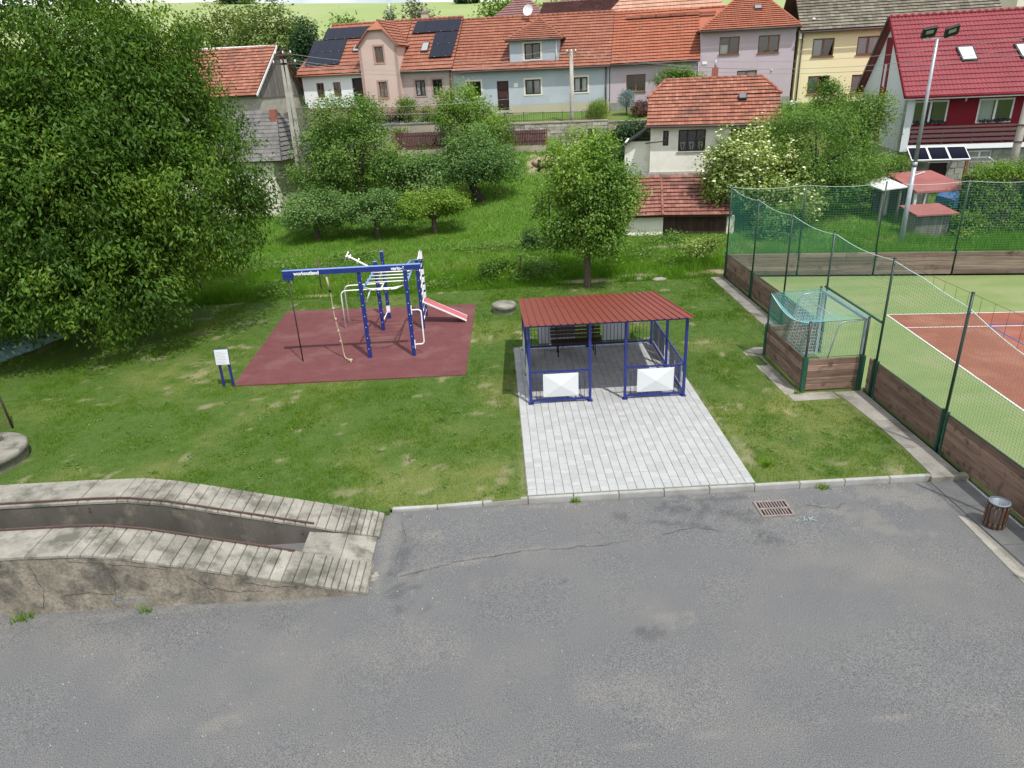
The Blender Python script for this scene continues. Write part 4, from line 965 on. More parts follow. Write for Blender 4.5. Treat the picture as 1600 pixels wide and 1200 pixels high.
def shell(par, a0, a1, v0, v1, z0, z1, m, holes=(), name='wall', plinth=None, front=True):
    mb = MB(); wallgrid(mb, a0, a1, z0, z1, v0, list(holes))
    mb.add([(a0,v0,z0),(a0,v1,z0),(a0,v1,z1),(a0,v0,z1)],[(0,3,2,1)] if False else [(0,1,2,3)]); mb.add([(a1,v0,z0),(a1,v1,z0),(a1,v1,z1),(a1,v0,z1)],[(0,3,2,1)] if False else [(3,2,1,0)]); mb.add([(a0,v1,z0),(a1,v1,z0),(a1,v1,z1),(a0,v1,z1)],[(0,1,2,3)])
    o = mb.build(name, m, par, recalc=False)
    if plinth: MB().box(a0-.03,a1+.03,v0-.05,v1,plinth[0]-1.0,plinth[1]).build('plinth', plinth[2], par)
    return o
def deck(par, pts, m='dark_wood', t=0.12, name='roof'):
    pts = [Vector(p) for p in pts]; nr = (pts[1]-pts[0]).cross(pts[-1]-pts[0]); nr.normalize()
    if nr.z < 0: nr = -nr
    return MB().prism([p-nr*(t+.004) for p in pts], nr*t).build(name, m, par)
def pv(par, quad, nu, nv, skip=(), lift=0.12):
    A, B, C, D = map(Vector, quad); nr = (B-A).cross(D-A).normalized(); nr = nr if nr.z > 0 else -nr
    for i in range(nu):
        for j in range(nv):
            if (i, j) in skip: continue
            f = lambda a, b: A.lerp(B,a).lerp(D.lerp(C,a),b)+nr*lift
            e = .006; u0, u1, w0, w1 = (i+e)/nu, (i+1-e)/nu, (j+e)/nv, (j+1-e)/nv
            p = MB().prism([f(u0,w0),f(u1,w0),f(u1,w1),f(u0,w1)], nr*.035).build('solar_panel', 'pv', par)
            k = MB(); k.sphere(f((u0+u1)/2,w0+.01)+nr*.045,.05,.05,.02,6,4)
            k.build('clamp', 'alu_grey', p)
def skylight(par, quad, nr_lift=0.10, glass='glass_sky', fm='lamp_black'):
    A, B, C, D = map(Vector, quad); nr = (B-A).cross(D-A).normalized(); nr = nr if nr.z > 0 else -nr
    o = MB().prism([p+nr*.02 for p in (A,B,C,D)], nr*nr_lift).build('skylight', fm, par)
    cc = (A+B+C+D)/4; MB().prism([cc+(p-cc)*.82+nr*(.022+nr_lift) for p in (A,B,C,D)], nr*.012).build('pane', glass, o)
    return o
def gutter(par, p, q, m='gutter'): MB().tube([p,q],.065,6).build('gutter', m, par)
def onplane(P, dirv, z): pass

# ---- white and pink house with solar panels
h = thing('house', 'white and pink house with black solar panels on its orange tiled roof', 'house', (0,0,6.3), ROW)
ze, zr, vr = 9.30, 13.0, 4.5
w1 = [(0.9,1.55,7.52,8.62),(2.36,3.0,7.52,8.62)]; porch = (4.0,5.0,6.75,8.85)
shell(h, -0.25, 5.1, 0, 9, 6.75, ze+.05, 'p_white', w1+[porch]); MB().box(-.30,5.1,-.04,9,4.6,6.75).build('plinth','p_pinkdark',h)
for q in w1: window(h,*q,0,'frame_brown',2,[('low',0),('low',1)] if q[0]<2 else None)
MB().box(3.95,5.05,.142,1.4,6.7,8.9).build('porch','room_shade',h); MB().box(4.2,4.9,.10,.139,6.75,8.75).build('door','door_dark',h)  # porch recess is a dark block, its shade put into the colour
MB().box(1.2,1.9,-.06,-.02,5.6,6.6).build('cellar_door','frame_brown',h)
ww = [(9.30,10.1,7.3,8.45),(10.72,11.5,7.3,8.45)]
shell(h, 8.25, 12.42, 0, 9, 6.6, ze-.02, 'p_mauve', ww); MB().box(8.2,12.40,-.04,9,4.8,6.6).build('plinth','p_pinkdark',h)
for q in ww: window(h,*q,0,'frame_dark',2,[('low',0),('low',1)],surround='p_pinkdark')
# projecting bay with half-hipped gable
bv = -0.55; bw_ = [(6.42,7.12,7.30,8.48),(6.40,7.10,9.85,11.0)]
mb = MB(); wallgrid(mb,5.1,8.25,6.6,11.0,bv,[bw_[0],(6.40,7.10,9.85,11.0)])
mb.add([(5.1,bv,11.0),(8.25,bv,11.0),(8.25,bv,11.2),(7.25,bv,12.15),(6.15,bv,12.15),(5.1,bv,11.2)],[(0,1,2,3,4,5)])
mb.add([(5.1,bv,6.6),(5.1,4,6.6),(5.1,4,11.2),(5.1,bv,11.2)],[(0,1,2,3)]); mb.add([(8.25,bv,6.6),(8.25,4,6.6),(8.25,4,11.2),(8.25,bv,11.2)],[(3,2,1,0)])
mb.build('bay_wall','p_pink',h,recalc=False); MB().box(5.05,8.3,bv-.04,.0,4.8,6.6).build('plinth','p_pinkdark',h)
for q in bw_: window(h,*q,bv,'frame_brown',2,[('low',0),('low',1)] if q[2]<8 else None,surround='p_pinkdark')
for x in (5.1,8.03): MB().box(x,x+.22,bv-.03,bv+.01,6.6,11.0).build('corner_band','p_pinkdark',h)
# roofs
LV = [(-0.75,-.35,ze-.05),(5.2,-.35,ze-.05),(5.2,vr,zr),(1.2,vr,zr)]
deck(h,LV); tiles(h,*LV,14,.3,'tile_orange')
RV = [(8.15,-.35,ze-.1),(12.5,-.35,ze-.1),(12.5,vr,zr-.05),(8.15,vr,zr-.02)]
deck(h,RV); tiles(h,*RV,14,.3,'tile_orange')
MV = [(5.2,2.3,11.42),(8.15,2.3,11.42),(8.15,vr,zr),(5.2,vr,zr)]; deck(h,MV); tiles(h,*MV,7,.3,'tile_orange')
deck(h,[(-.6,9.3,9.2),(12.5,9.3,9.2),(12.5,vr,zr),(1.0,vr,zr)],'tile_orange'); deck(h,[(-.75,-.35,ze-.05),(1.2,vr,zr),(-.6,9.3,9.2)],'tile_orange')
zb = 12.85
for sgn, xe in ((-1,4.88),(1,8.50)):
    xa = 6.68+sgn*.0; q = [(xe,bv-.25,11.0),(xe,4.2,11.0),(6.68+sgn*.02,4.2,zb),(6.68+sgn*.02,bv+.35,zb)]
    q2 = [(xe,bv-.25,11.0),(xe,4.2,11.0),(6.68,4.2,zb),(6.68,bv+.9,zb)]
    mid = (6.68+sgn*.62, bv-.25, 12.2)
    mb = MB(); nn = 8
    deck(h,[(xe,bv-.25,11.0),(xe,4.2,11.0),(6.68,4.2,zb),(6.68,bv+.7,zb),mid],'tile_orange',.09)
    if sgn > 0: tiles(h,(xe,bv-.25,11.0),(xe,4.2,11.0),(6.68,4.2,zb),(6.68,bv+.7,zb),8,.3,'tile_orange')
deck(h,[(6.06,bv-.27,12.17),(7.30,bv-.27,12.17),(6.68,bv+.72,zb)],'tile_orange',.09)
ridge(h,(6.68,bv+.7,zb),(6.68,4.3,zb),'tile_orange'); ridge(h,(1.1,vr,zr+.02),(12.5,vr,zr+.02),'tile_orange')
def onroof(s, z, ze_=9.25, zr_=13.0, v0=-.35, v1=4.5): return Vector((s, v0+(z-ze_)/(zr_-ze_)*(v1-v0), z))
pv(h,[onroof(-0.02,9.85),onroof(2.95,9.85),onroof(2.95,11.72),onroof(0.02,11.72)],4,2); pv(h,[onroof(0.75,11.76),onroof(4.7,11.76),onroof(4.85,12.66),onroof(0.85,12.66)],5,1)
pv(h,[onroof(8.5,11.85),onroof(12.4,11.85),onroof(12.45,12.78),onroof(8.65,12.78)],4,1); pv(h,[onroof(10.45,9.95),onroof(12.3,9.95),onroof(12.4,11.80),onroof(10.5,11.80)],2,2)
skylight(h,[onroof(3.75,10.75),onroof(4.3,10.75),onroof(4.3,11.3),onroof(3.75,11.3)]); skylight(h,[onroof(9.6,10.45),onroof(10.2,10.45),onroof(10.2,11.15),onroof(9.6,11.15)])
ch = MB().box(8.9,9.4,4.6,5.1,12.6,13.5).build('chimney','p_sand',h); MB().box(8.84,9.46,4.54,5.16,13.502,13.58).build('chimney_cap','strip_concrete',ch)
gutter(h,(-.75,-.40,ze-.14),(5.0,-.40,ze-.14),'tile_orange'); gutter(h,(8.3,-.40,ze-.2),(12.45,-.40,ze-.2),'frame_brown')
MB().tube([(12.2,-.06,9.1),(12.2,-.06,6.6)],.05,6).build('downpipe','frame_brown',h)
MB().tube([(6.1,5,13.0),(6.1,5,14.6)],.07,8).build('flue','galv',h)

# ---- grey house
h = thing('house', 'blue grey bungalow with a hipped dormer, white dish and dark front door', 'house', (18.5,0,5.95), ROW)
ze, zr = 9.0, 12.78
gw = [(13.5,14.62,7.1,8.16),(18.14,19.34,7.05,8.1),(21.92,22.95,7.05,8.1)]; dr_ = (15.9,16.82,5.98,8.1)
shell(h,12.45,24.6,0,9,6.3,ze+.05,'p_grey',gw+[(15.9,16.82,6.3,8.1)])
mb = MB(); wallgrid(mb,12.42,24.63,4.9,6.3,-.05,[(15.9,16.82,5.98,6.3)]); mb.build('plinth','p_sand',h,recalc=False)
mb = MB()
for z in (8.32,8.78): mb.box(12.45,24.6,-.012,.0,z,z+.025)
for z in np.arange(6.5,8.3,.20): mb.box(12.45,24.6,-.006,.0,z,z+.012) if False else None
mb.build('wall_band','p_grey',h)
window(h,*gw[0],0,'frame_dark',2,[('full',0)],surround='p_cream'); window(h,*gw[1],0,'frame_dark',2,[('full',0),('full',1)],surround='p_cream'); window(h,*gw[2],0,'frame_dark',2,[('full',0),('full',1)],surround='p_cream')
d_ = MB().box(15.92,16.80,.10,.15,5.98,8.08).build('door','door_dark',h); MB().box(15.99,16.73,.085,.099,7.5,7.98).build('transom','blind_dark',d_); MB().box(15.99,16.73,.085,.099,6.9,7.38).build('pane','blind_dark',d_); MB().sphere((16.7,.06,7.0),.03,.03,.03).build('handle','galv',d_)
MB().box(17.25,17.58,-.03,-.002,7.62,7.90).build('meter_box','white_paint',h)
for k in range(3): MB().box(15.6-.1*k,17.1,-.05-.35*(k+1),-.05-.35*k,4.9,5.96-.16*(k+1)).build('step','strip_concrete',h)
FV = [(12.45,-.4,ze-.05),(24.72,-.4,ze-.17),(24.72,4.5,zr-.1),(12.45,4.5,zr)]
deck(h,FV); tiles(h,*FV,18,.26,'tile_orange'); deck(h,[(12.45,9.4,9),(24.7,9.4,9),(24.72,4.5,zr-.1),(12.45,4.5,zr)],'tile_orange')
ridge(h,(12.45,4.5,zr+.02),(24.72,4.5,zr-.08),'tile_orange')
gutter(h,(12.5,-.45,ze-.13),(24.68,-.45,ze-.24))
# dormer
dw = (18.14,19.36,9.52,10.62)
mb = MB(); wallgrid(mb,17.0,20.74,9.15,10.95,.15,[dw]); mb.add([(17,.15,9.1),(17,3,9.1),(17,3,10.95),(17,.15,10.95)],[(0,1,2,3)]); mb.add([(20.74,.15,9.1),(20.74,3,9.1),(20.74,3,10.95),(20.74,.15,10.95)],[(3,2,1,0)])
mb.build('dormer_wall','p_grey',h,recalc=False); window(h,*dw,.15,'frame_dark',2,[('top',0),('top',1)],surround='p_cream')
ap = (18.9,3.6,12.55); E0, E1, E2, E3 = (16.72,-.12,10.92),(21.1,-.12,10.88),(21.1,3.2,10.88),(16.72,3.2,10.92)
deck(h,[E0,E1,ap],'dark_wood',.07); tiles(h,E0,E1,Vector(ap)+Vector((.02,0,0)),Vector(ap)-Vector((.02,0,0)),11,.24,'tile_orange')
for e1, e2 in ((E1,E2),(E3,E0)): deck(h,[e1,e2,ap],'dark_wood',.07); tiles(h,e1,e2,ap,ap,11,.24,'tile_orange')
ridge(h,E0,ap,'tile_orange',.08); ridge(h,E1,ap,'tile_orange',.08); gutter(h,(16.72,-.16,10.86),(21.1,-.16,10.82)); MB().tube([(20.6,.08,10.8),(20.6,.08,9.15)],.04,6).build('downpipe','white_paint',h)
dn = MB(); dc = Vector((17.95,3.9,13.15)); ax = Vector((-.25,-.95,.25)).normalized(); a_ = ax.orthogonal().normalized(); b_ = ax.cross(a_)
vs = [dc-ax*.08]; nn = 16
for r_, k in ((.22,.0),(.42,.10)):
    for j in range(nn): an = 2*math.pi*j/nn; vs.append(dc+(a_*math.cos(an)+b_*math.sin(an))*r_+ax*(k-.06))
fs = [(0,1+(j+1)%nn,1+j) for j in range(nn)]+[(1+j,1+(j+1)%nn,1+nn+(j+1)%nn,1+nn+j) for j in range(nn)]
dn.add(vs,fs,smooth=True); do = dn.build('satellite_dish','white_paint',h); MB().tube([dc,(17.95,4.1,12.6)],.03,6).build('dish_mast','galv',do); MB().tube([dc-b_*.3,dc+ax*.4],.012,5).build('feed_arm','galv',do)
MB().tube([(24.35,-.06,8.9),(24.35,-.06,5.9)],.055,6).build('downpipe','gutter',h)

# ---- lilac house, low wing and tall wing
h = thing('house', 'lilac rendered house with a low wing and a taller hipped wing', 'house', (31,0,6.1), ROW)
lw = [(25.88,27.3,6.9,8.1),(29.13,30.4,6.9,8.1)]
shell(h,24.66,31.2,0,9,6.18,8.95,'p_lilac',lw); MB().box(24.66,31.2,-.05,9,4.6,6.18).build('plinth','fieldstone',h)
for q in lw: window(h,*q,0,'frame_brown',2,None,sill='frame_brown')
tw_ = [(32.5,33.9,9.12,10.28),(35.2,36.65,9.1,10.24),(33.88,35.28,6.85,8.0)]
shell(h,31.2,37.72,-.02,9,6.15,10.78,'p_lilac',tw_); MB().box(31.2,37.74,-.06,9,4.6,6.15).build('plinth','fieldstone',h)
for i_, q in enumerate(tw_): window(h,*q,-.02,'frame_brown',2,[('full',0),('full',1)] if i_ == 2 else ([('low',0)] if i_ == 0 else None),sill='frame_brown')
LVV = [(24.74,-.4,8.88),(31.18,-.4,8.9),(31.18,4.5,12.5),(24.74,4.5,12.62)]; deck(h,LVV); tiles(h,*LVV,18,.28,'tile_bright'); deck(h,[(24.74,9.3,8.9),(33,9.3,8.9),(33,4.5,12.5),(24.74,4.5,12.62)],'tile_bright')
deck(h,[(31.17,2.1,10.8),(33.6,4.5,12.5),(31.17,4.5,12.5)],'tile_bright',.05)
e = [(30.98,-.45,10.75),(37.95,-.45,10.75),(37.95,9.4,10.75),(30.98,9.4,10.75)]; r0, r1 = (34.0,4.4,13.1),(35.9,4.4,13.1)
for q, nm in (([e[0],e[1],r1,r0],13),([e[1],e[2],r1,r1],13),([e[3],e[0],r0,r0],13),([e[2],e[3],r0,r1],13)):
    deck(h,q if q[2]!=q[3] else q[:3]); tiles(h,*q,nm+3,.26,'tile_bright')
for a, b in ((e[0],r0),(e[1],r1),(r0,r1)): ridge(h,a,b,'tile_bright',.09)
ridge(h,(24.74,4.5,12.64),(33.4,4.5,12.52),'tile_bright',.09)
skylight(h,[(35.0,2.1,12.0),(35.55,2.1,12.0),(35.55,2.6,12.28),(35.0,2.6,12.28)])
for k in range(6): MB().box(26.9+k*1.1,25.68+k*1.1,3.5,3.7,12.05,12.22).build('roof_vent','tile_old',h)
for x in (26.7,29.5): MB().box(x,x+.22,2.6,2.85,11.3,11.36).build('glass_tile','alu_grey',h)
gutter(h,(24.74,-.45,8.8),(31.1,-.45,8.82)); gutter(h,(30.98,-.5,10.68),(37.95,-.5,10.68)); MB().tube([(31.12,-.09,8.7),(31.12,-.09,6.2)],.045,6).build('downpipe','p_lilac',h)
MB().box(31.35,31.7,-.06,-.025,8.55,8.75).build('wall_lamp','white_paint',h); MB().sphere((36.3,-.08,7.95),.06,.06,.06).build('wall_lamp','white_paint',h)

# ---- yellow house
h = thing('house', 'pale yellow two storey house with a brown tiled roof and brown windows', 'house', (41,0.1,5.45), ROW)
yw = [(38.95,40.4,8.66,9.84),(41.92,43.4,8.65,9.82),(38.9,40.38,6.2,7.41),(41.87,43.3,6.17,7.37)]
shell(h,37.98,50,.1,9,5.5,10.42,'p_yellow',yw); MB().box(37.98,50,.05,9,3.6,5.5).build('plinth','brick',h)
for i_, q in enumerate(yw): window(h,*q,.1,'frame_brown',2,[('full',0)] if i_ != 1 else [('full',0),('full',1)],sill='frame_brown')
YV = [(37.95,-.35,10.38),(51,-.35,10.38),(51,5.2,14.4),(37.95,5.2,14.4)]; deck(h,YV); tiles(h,*YV,20,.3,'tile_brown'); deck(h,[(37.95,10.5,10.4),(51,10.5,10.4),(51,5.2,14.4),(37.95,5.2,14.4)],'tile_brown')
gutter(h,(37.95,-.42,10.28),(50.5,-.42,10.28)); MB().tube([(38.2,.02,10.2),(38.2,.02,5.3)],.05,6).build('downpipe','gutter',h)
MB().box(37.93,38.1,-.2,.1,9.9,10.4).build('corner_trim','p_cream',h)
skylight(h,[(42.6,3.0,12.82),(43.15,3.0,12.82),(43.15,3.5,13.18),(42.6,3.5,13.18)])
ch = MB().box(47.3,48.5,4.2,5.0,12.9,15.0).build('chimney','p_sand',h); MB().box(47.2,48.6,4.1,5.1,15.002,15.12).build('chimney_cap','strip_concrete',ch)
for x, z in ((38.9,11.0),(44.0,13.3)): MB().sphere((x,-.35+(z-10.38)/4.02*5.55,z+.12),.12,.12,.08).build('roof_vent','white_paint',h)

# ---- crimson roofed house at the right
RED = ((24.32,43.0,0), -RA)
h = thing('house', 'white and dark red house with a crimson tiled roof and long balcony', 'house', (3.5,0,0.9), RED)
ze, zr, vr, D = 6.42, 10.65, 4.75, 9.5
q = [(0.52,2.42,4.70,6.0),(4.0,5.88,4.65,5.98),(7.4,9.2,4.65,5.98)]
mb = MB(); wallgrid(mb,0.40,12,3.5,6.42,.5,q); mb.build('front_wall','p_red',h,recalc=False)
for i_, w_ in enumerate(q): window(h,*w_,.5,'frame_white',2,[('full',0)] if i_ else None,fw=.09,glass='glass',depth=.06)
mb = MB(); mb.add([(0,0,3.22),(0,D,3.22),(0,D,ze),(0,vr,zr-.12),(0,0,ze)],[(0,1,2,3,4)]); mb.build('gable_wall','p_pale',h,recalc=False)
MB().box(-.022,0.0-.002,4.45,5.75,3.4,9.55).build('gable_band','p_red',h)
MB().box(-.05,-.024,4.9,5.3,6.7,8.0).build('gable_window','p_pale',h)
MB().box(0,.40,0,.5,3.22,ze-.02).build('side_pier','p_pale',h); MB().box(0.402,12,0,.5,3.30,3.56).build('balcony_slab','p_white',h)
MB().box(0,12,D-.1,D,0,ze).build('back_wall','p_pale',h)
rl = MB()
for z in (3.72,3.98,4.24): rl.box(.42,12,.02,.06,z,z+.16)
for z in (3.72,3.98,4.24): MB().box(.42,12,-.015,.018,z,z+.17).build('balcony_board','rail_brown',h)
MB().box(.40,12,-.05,.10,4.50,4.60).build('handrail','rail_brown',h)
for x in np.arange(.6,12,1.6): MB().box(x,x+.08,.062,.12,3.56,4.5).build('baluster','rail_brown',h)
for a, b in ((.55,2.4),(4.1,5.8)):
    m_ = MB()
    for k in range(26): m_.sphere((random.uniform(a,b),.42,4.72+random.uniform(0,.12)),.07,.06,.07,5,4)
    m_.build('window_box','dark_green_steel',h,kind='stuff')
mb = MB(); wallgrid(mb,-.06,12,-.3,3.2,-.05+.35,[(1.9,2.9,.4,2.5),(3.9,5.2,2.7,3.15)]); mb.build('base_wall','fieldstone',h,recalc=False)
for z_ in np.arange(0.5,3.2,.34):
    x_ = .0+random.uniform(0,.3)
    while x_ < 6.6:
        wd = random.uniform(.35,.7)
        if not (1.7 < x_+wd/2 < 3.1 and z_ < 2.6) and not (3.7 < x_+wd/2 < 5.4 and z_ > 2.3): MB().cbox(0,1,0,1,0,1) if False else MB().box(x_,x_+wd-.03,.27,.298,z_,z_+.31).build('stone','fieldstone',h)
        x_ += wd
MB().box(-.06,12,.4,D,-.3,3.2).build('base_side','fieldstone',h); window(h,3.9,5.2,2.7,3.15,.30,'frame_white',2); MB().box(1.9,2.9,.36,.39,.4,2.5).build('basement_door','door_dark',h)
RF = [(-.35,-.55,ze-.12),(12.3,-.55,ze-.12),(12.3,vr,zr),(-.35,vr,zr)]; deck(h,RF,'p_red',.14); tiles(h,*RF,17,.215,'tile_crimson',h=.05,jit=.0,wave=.035)
deck(h,[(-.35,D+.5,ze-.1),(12.3,D+.5,ze-.1),(12.3,vr,zr),(-.35,vr,zr)],'tile_crimson'); ridge(h,(-.35,vr,zr+.05),(12.3,vr,zr+.05),'tile_crimson',.12)
MB().beam((-.38,-.6,ze-.14),(-.38,vr,zr+.02),.05,.22).build('verge_board','p_red',h); MB().beam((-.40,D+.5,ze-.14),(-.40,vr,zr+.02),.06,.24).build('verge_board','dark_wood',h)
MB().box(-.2,12,-.5,-.02,ze-.3,ze-.24).build('soffit','p_white',h); gutter(h,(-.35,-.62,ze-.16),(12,-.62,ze-.16),'p_red')
def onred(s, z): return Vector((s, -.55+(z-(ze-.12))/(zr-ze+.12)*(vr+.55), z))
skylight(h,[onred(3.0,7.95),onred(3.85,7.95),onred(3.75,8.72),onred(2.85,8.72)],.12,'p_pale','lamp_black'); skylight(h,[onred(6.1,7.95),onred(7.0,7.95),onred(6.9,8.72),onred(5.9,8.72)],.12,'p_pale','lamp_black')
MB().tube([onred(6.55,8.9),onred(6.55,8.9)+Vector((0,0,.5))],.07,8).build('flue','lamp_black',h)
MB().tube([(3.25,.45,5.9),(3.25,.4,6.1)],.05,6).build('wall_lamp','white_paint',h)
# solar awning
aw = [(0.35,-.10,3.46),(3.5,-.10,3.46),(3.5,-1.25,2.86),(.35,-1.25,2.86)]
for k in range(3):
    a0, a1 = .35+k*1.05, .35+(k+1)*1.05-.015; p = MB().prism([(a0,-1.25,2.86),(a1,-1.25,2.86),(a1,-.1,3.46),(a0,-.1,3.46)],(0,.02,-.05)).build('awning_panel','white_paint',h)
    MB().prism([(a0+.05,-1.19,2.896),(a1-.05,-1.19,2.896),(a1-.05,-.16,3.434),(a0+.05,-.16,3.434)],(0,-.006,.01)).build('cells','pv',p)
MB().beam((3.35,-1.15,0.6),(3.35,-1.15,2.8),.14,.14).build('awning_post','frame_brown',h); MB().beam((.5,-1.15,0.6),(.5,-1.15,2.8),.12,.12).build('awning_post','frame_brown',h)

# ---- small white cottage
COT = ((8.934,42.0,0), -math.radians(14))
h = thing('cottage', 'small weathered white cottage with a half hipped orange roof and lace curtains', 'cottage', (3.5,0,2.8), COT)
cw = [(0.88,1.20,4.38,5.2),(1.74,3.24,4.05,5.22),(4.58,6.08,4.05,5.2)]
shell(h,.18,7.0,.0,6,2.95,5.55,'p_old',cw); MB().box(.1,7.05,-.06,6,-.5,2.95).build('base','mortar',h)
window(h,*cw[0],0,'frame_dark',1); window(h,*cw[1],0,'frame_dark',3,[('vee',0),('vee',1),('vee',2)],sill='p_sand'); window(h,*cw[2],0,'frame_dark',3,None,sill='p_sand')
for r_ in range(3):
    x_ = .1
    while x_ < 7:
        wd = random.uniform(.3,.6); z0_ = 2.0+r_*.30; MB().box(x_,x_+wd-.04,-.11+random.uniform(-.03,.03),-.062,z0_,z0_+.27).build('stone','stone_wall',h); x_ += wd
ze, zr, vr = 5.50, 7.50, 3.0
cv0 = [(-.05,-.4,ze),(7.2,-.4,ze-.05),(7.2,1.65,6.88),(-.05,1.65,6.90)]; cv1 = [(-.05,1.65,6.90),(7.2,1.65,6.88),(6.3,vr,zr+.26),(.85,vr,zr+.28)]
deck(h,[cv0[0],cv0[1],cv1[1],cv1[2],cv1[3],cv1[0]],'dark_wood',.1); tiles(h,*cv0,8,.19,'tile_old'); tiles(h,*cv1,5,.19,'tile_old')
bk = [(-.05,6.4,ze),(7.2,6.4,ze),(7.2,4.35,6.88),(6.3,vr,zr+.26),(.85,vr,zr+.28),(-.05,4.35,6.9)]; deck(h,bk,'tile_old',.1)
deck(h,[(-.1,1.6,6.88),(-.1,4.4,6.88),(.85,vr,zr+.28)],'tile_old',.08); deck(h,[(7.25,1.6,6.86),(7.25,4.4,6.86),(6.3,vr,zr+.26)],'tile_old',.08)
for a, b in (((-.1,1.6,6.92),(.85,vr,zr+.3)),((7.25,1.6,6.9),(6.3,vr,zr+.28)),((.85,vr,zr+.3),(6.3,vr,zr+.28))): ridge(h,a,b,'tile_old',.09)
for x in (.18,7.0): MB().add([(x,0,5.5),(x,6,5.5),(x,4.4,6.85),(x,1.6,6.85)],[(0,1,2,3)]).build('gable_wall','p_old',h)
skylight(h,[(4.95,1.15,6.58),(5.38,1.15,6.58),(5.38,1.5,6.83),(4.95,1.5,6.83)],.14)
ch = MB().box(3.5,3.85,3.2,3.6,7.3,8.35).build('chimney','brick',h); MB().tube([(3.68,3.4,8.3),(3.68,3.4,8.75)],.06,8).build('flue','galv',ch)
MB().box(3.0,4.3,3.4,5.2,7.2,7.85).build('roof_lean','tile_bright',h)
gutter(h,(-.05,-.46,ze-.06),(7.2,-.46,ze-.1)); MB().tube(bend([(6.95,-.46,5.36),(6.85,-.1,5.0),(6.85,-.05,3.6)],.15,4),.045,6).build('downpipe','gutter',h)
MB().tube([(-.1,-.1,4.55),(1.0,-.9,4.72)],.03,5).build('bracket_arm','frame_dark',h)
ln = thing('lean_to', 'small lean-to with dark felt roof against the white cottage', 'shed', (-1.2,1.0,2.6), COT)
MB().box(-1.3,.15,.6,3,.5,4.6).build('wall','p_old',ln); deck(ln,[(-1.75,.3,4.25),(.16,.3,5.45),(.16,3.2,5.45),(-1.75,3.2,4.25)],'lamp_black',.1)

# ---- low tiled shed
SHD = ((7.13,37.0,0), -math.radians(11))
h = thing('shed', 'low shed with weathered tiled roof, white wall and dark board doors', 'shed', (2.4,0,0.2), SHD)
MB().box(-.3,1.68,.12,3.3,-.3,1.5).build('wall','p_old',h); MB().box(-.35,1.7,.06,.119,-.3,.42).build('plinth','p_cream',h)
MB().box(1.68,4.92,.30,3.3,-.3,1.48).build('back_wall','room_shade',h)  # dark colour paints the shade seen between the door boards
x_ = 1.72
while x_ < 4.85: MB().box(x_,x_+.135,.10+random.uniform(0,.012),.13,-.1+random.uniform(0,.05),1.46).build('board','shed_wood',h); x_ += .148
for q in ([(-.45,-.25,1.40),(1.66,-.25,1.44),(1.60,3.5,2.98),(-.45,3.5,2.96)],[(1.66,-.25,1.44),(5.1,-.25,1.42),(5.1,3.5,2.92),(1.60,3.5,2.98)]): deck(h,q,'dark_wood',.08); tiles(h,*q,11,.21,'tile_shed')
ridge(h,(1.64,-.25,1.5),(1.60,3.5,3.02),'tile_shed',.07); MB().box(-.45,1.6,3.5,3.58,2.9,3.1).build('flashing','galv',h); MB().box(4.92,5.3,.1,.5,-.3,1.3).build('pier','p_cream',h)

# ---- barn on the left
BRN = ((-16.75,58.0,0), -RA)
h = thing('barn', 'old red tiled barn with white verge and a weathered board gable', 'barn', (-3,0,5.0), BRN)
zr, ze, hw = 11.3, 8.1, 2.0
q = [(-9,-2.3,ze-.1),(0.25,-2.3,ze-.1),(0.30,2,zr),(-9,2,zr+.15)]; deck(h,q,'dark_wood',.1); tiles(h,*q,16,.24,'tile_old')
deck(h,[(-9,6.3,ze-.1),(.25,6.3,ze-.1),(.3,2,zr),(-9,2,zr+.15)],'tile_old',.1); ridge(h,(-9,2,zr+.18),(.32,2,zr+.05),'verge_white',.10,seg=.35)
MB().box(-9,0,-1.8,5.8,3.5,ze).build('wall','stone_wall',h)
gb = lambda v: ze+(zr-ze)*(1-abs(v-2)/4.1)
v = -2.0
while v < 5.9: w_ = .16; MB().prism([(.03,v,ze-.3),(.03,v+w_-.015,ze-.3),(.03,v+w_-.015,gb(v+w_)-.1),(.03,v,gb(v)-.1)],(.04,0,0)).build('gable_board','grey_wood',h); v += w_
MB().prism([(0,-1.8,ze),(0,5.8,ze),(0,2,zr-.1)],(.02,0,0)).build('gable_wall','grey_wood',h)
MB().beam((.36,-2.35,ze-.12),(.36,2,zr+.05),.06,.14).build('verge_board','verge_white',h); MB().beam((.36,6.35,ze-.12),(.36,2,zr+.05),.08,.18).build('verge_board','lamp_black',h)
fw_ = thing('board_wall', 'grey weathered board fence beside the barn gable', 'fence', (1.6,1,5.0), BRN)
for k in range(11): MB().box(.5+k*.17,.65+k*.17,1.0+k*.05,1.05+k*.05,4.6,6.6+k*.06).build('board','grey_wood',fw_)

# ---- grey roofed outbuilding
OUT = ((-14.4,46.3,0), -RA)
h = thing('outbuilding', 'outbuilding with a grey shingle roof and small brick chimney behind the big tree', 'outbuilding', (-2.2,1.5,0.5), OUT)
MB().box(-7,.7,-.1,5,0,4.4).build('wall','p_cream',h)
q = [(-7,-.5,4.3),(1.5,-.5,4.3),(.2,2.4,7.15),(-7,2.4,7.15)]; deck(h,q,'dark_wood',.1); tiles(h,*q,13,.42,'tile_slate',h=.028); q2 = [(1.5,-.5,4.3),(1.5,5.3,4.3),(.2,2.4,7.15),(.2,2.4,7.15)]; deck(h,q2[:3],'dark_wood',.1); tiles(h,*q2,11,.42,'tile_slate'); deck(h,[(1.5,5.3,4.3),(-7,5.3,4.3),(-7,2.4,7.15),(.2,2.4,7.15)],'tile_slate',.1)
MB().box(.05,.42,1.7,2.05,6.2,7.2).build('chimney','brick',h)

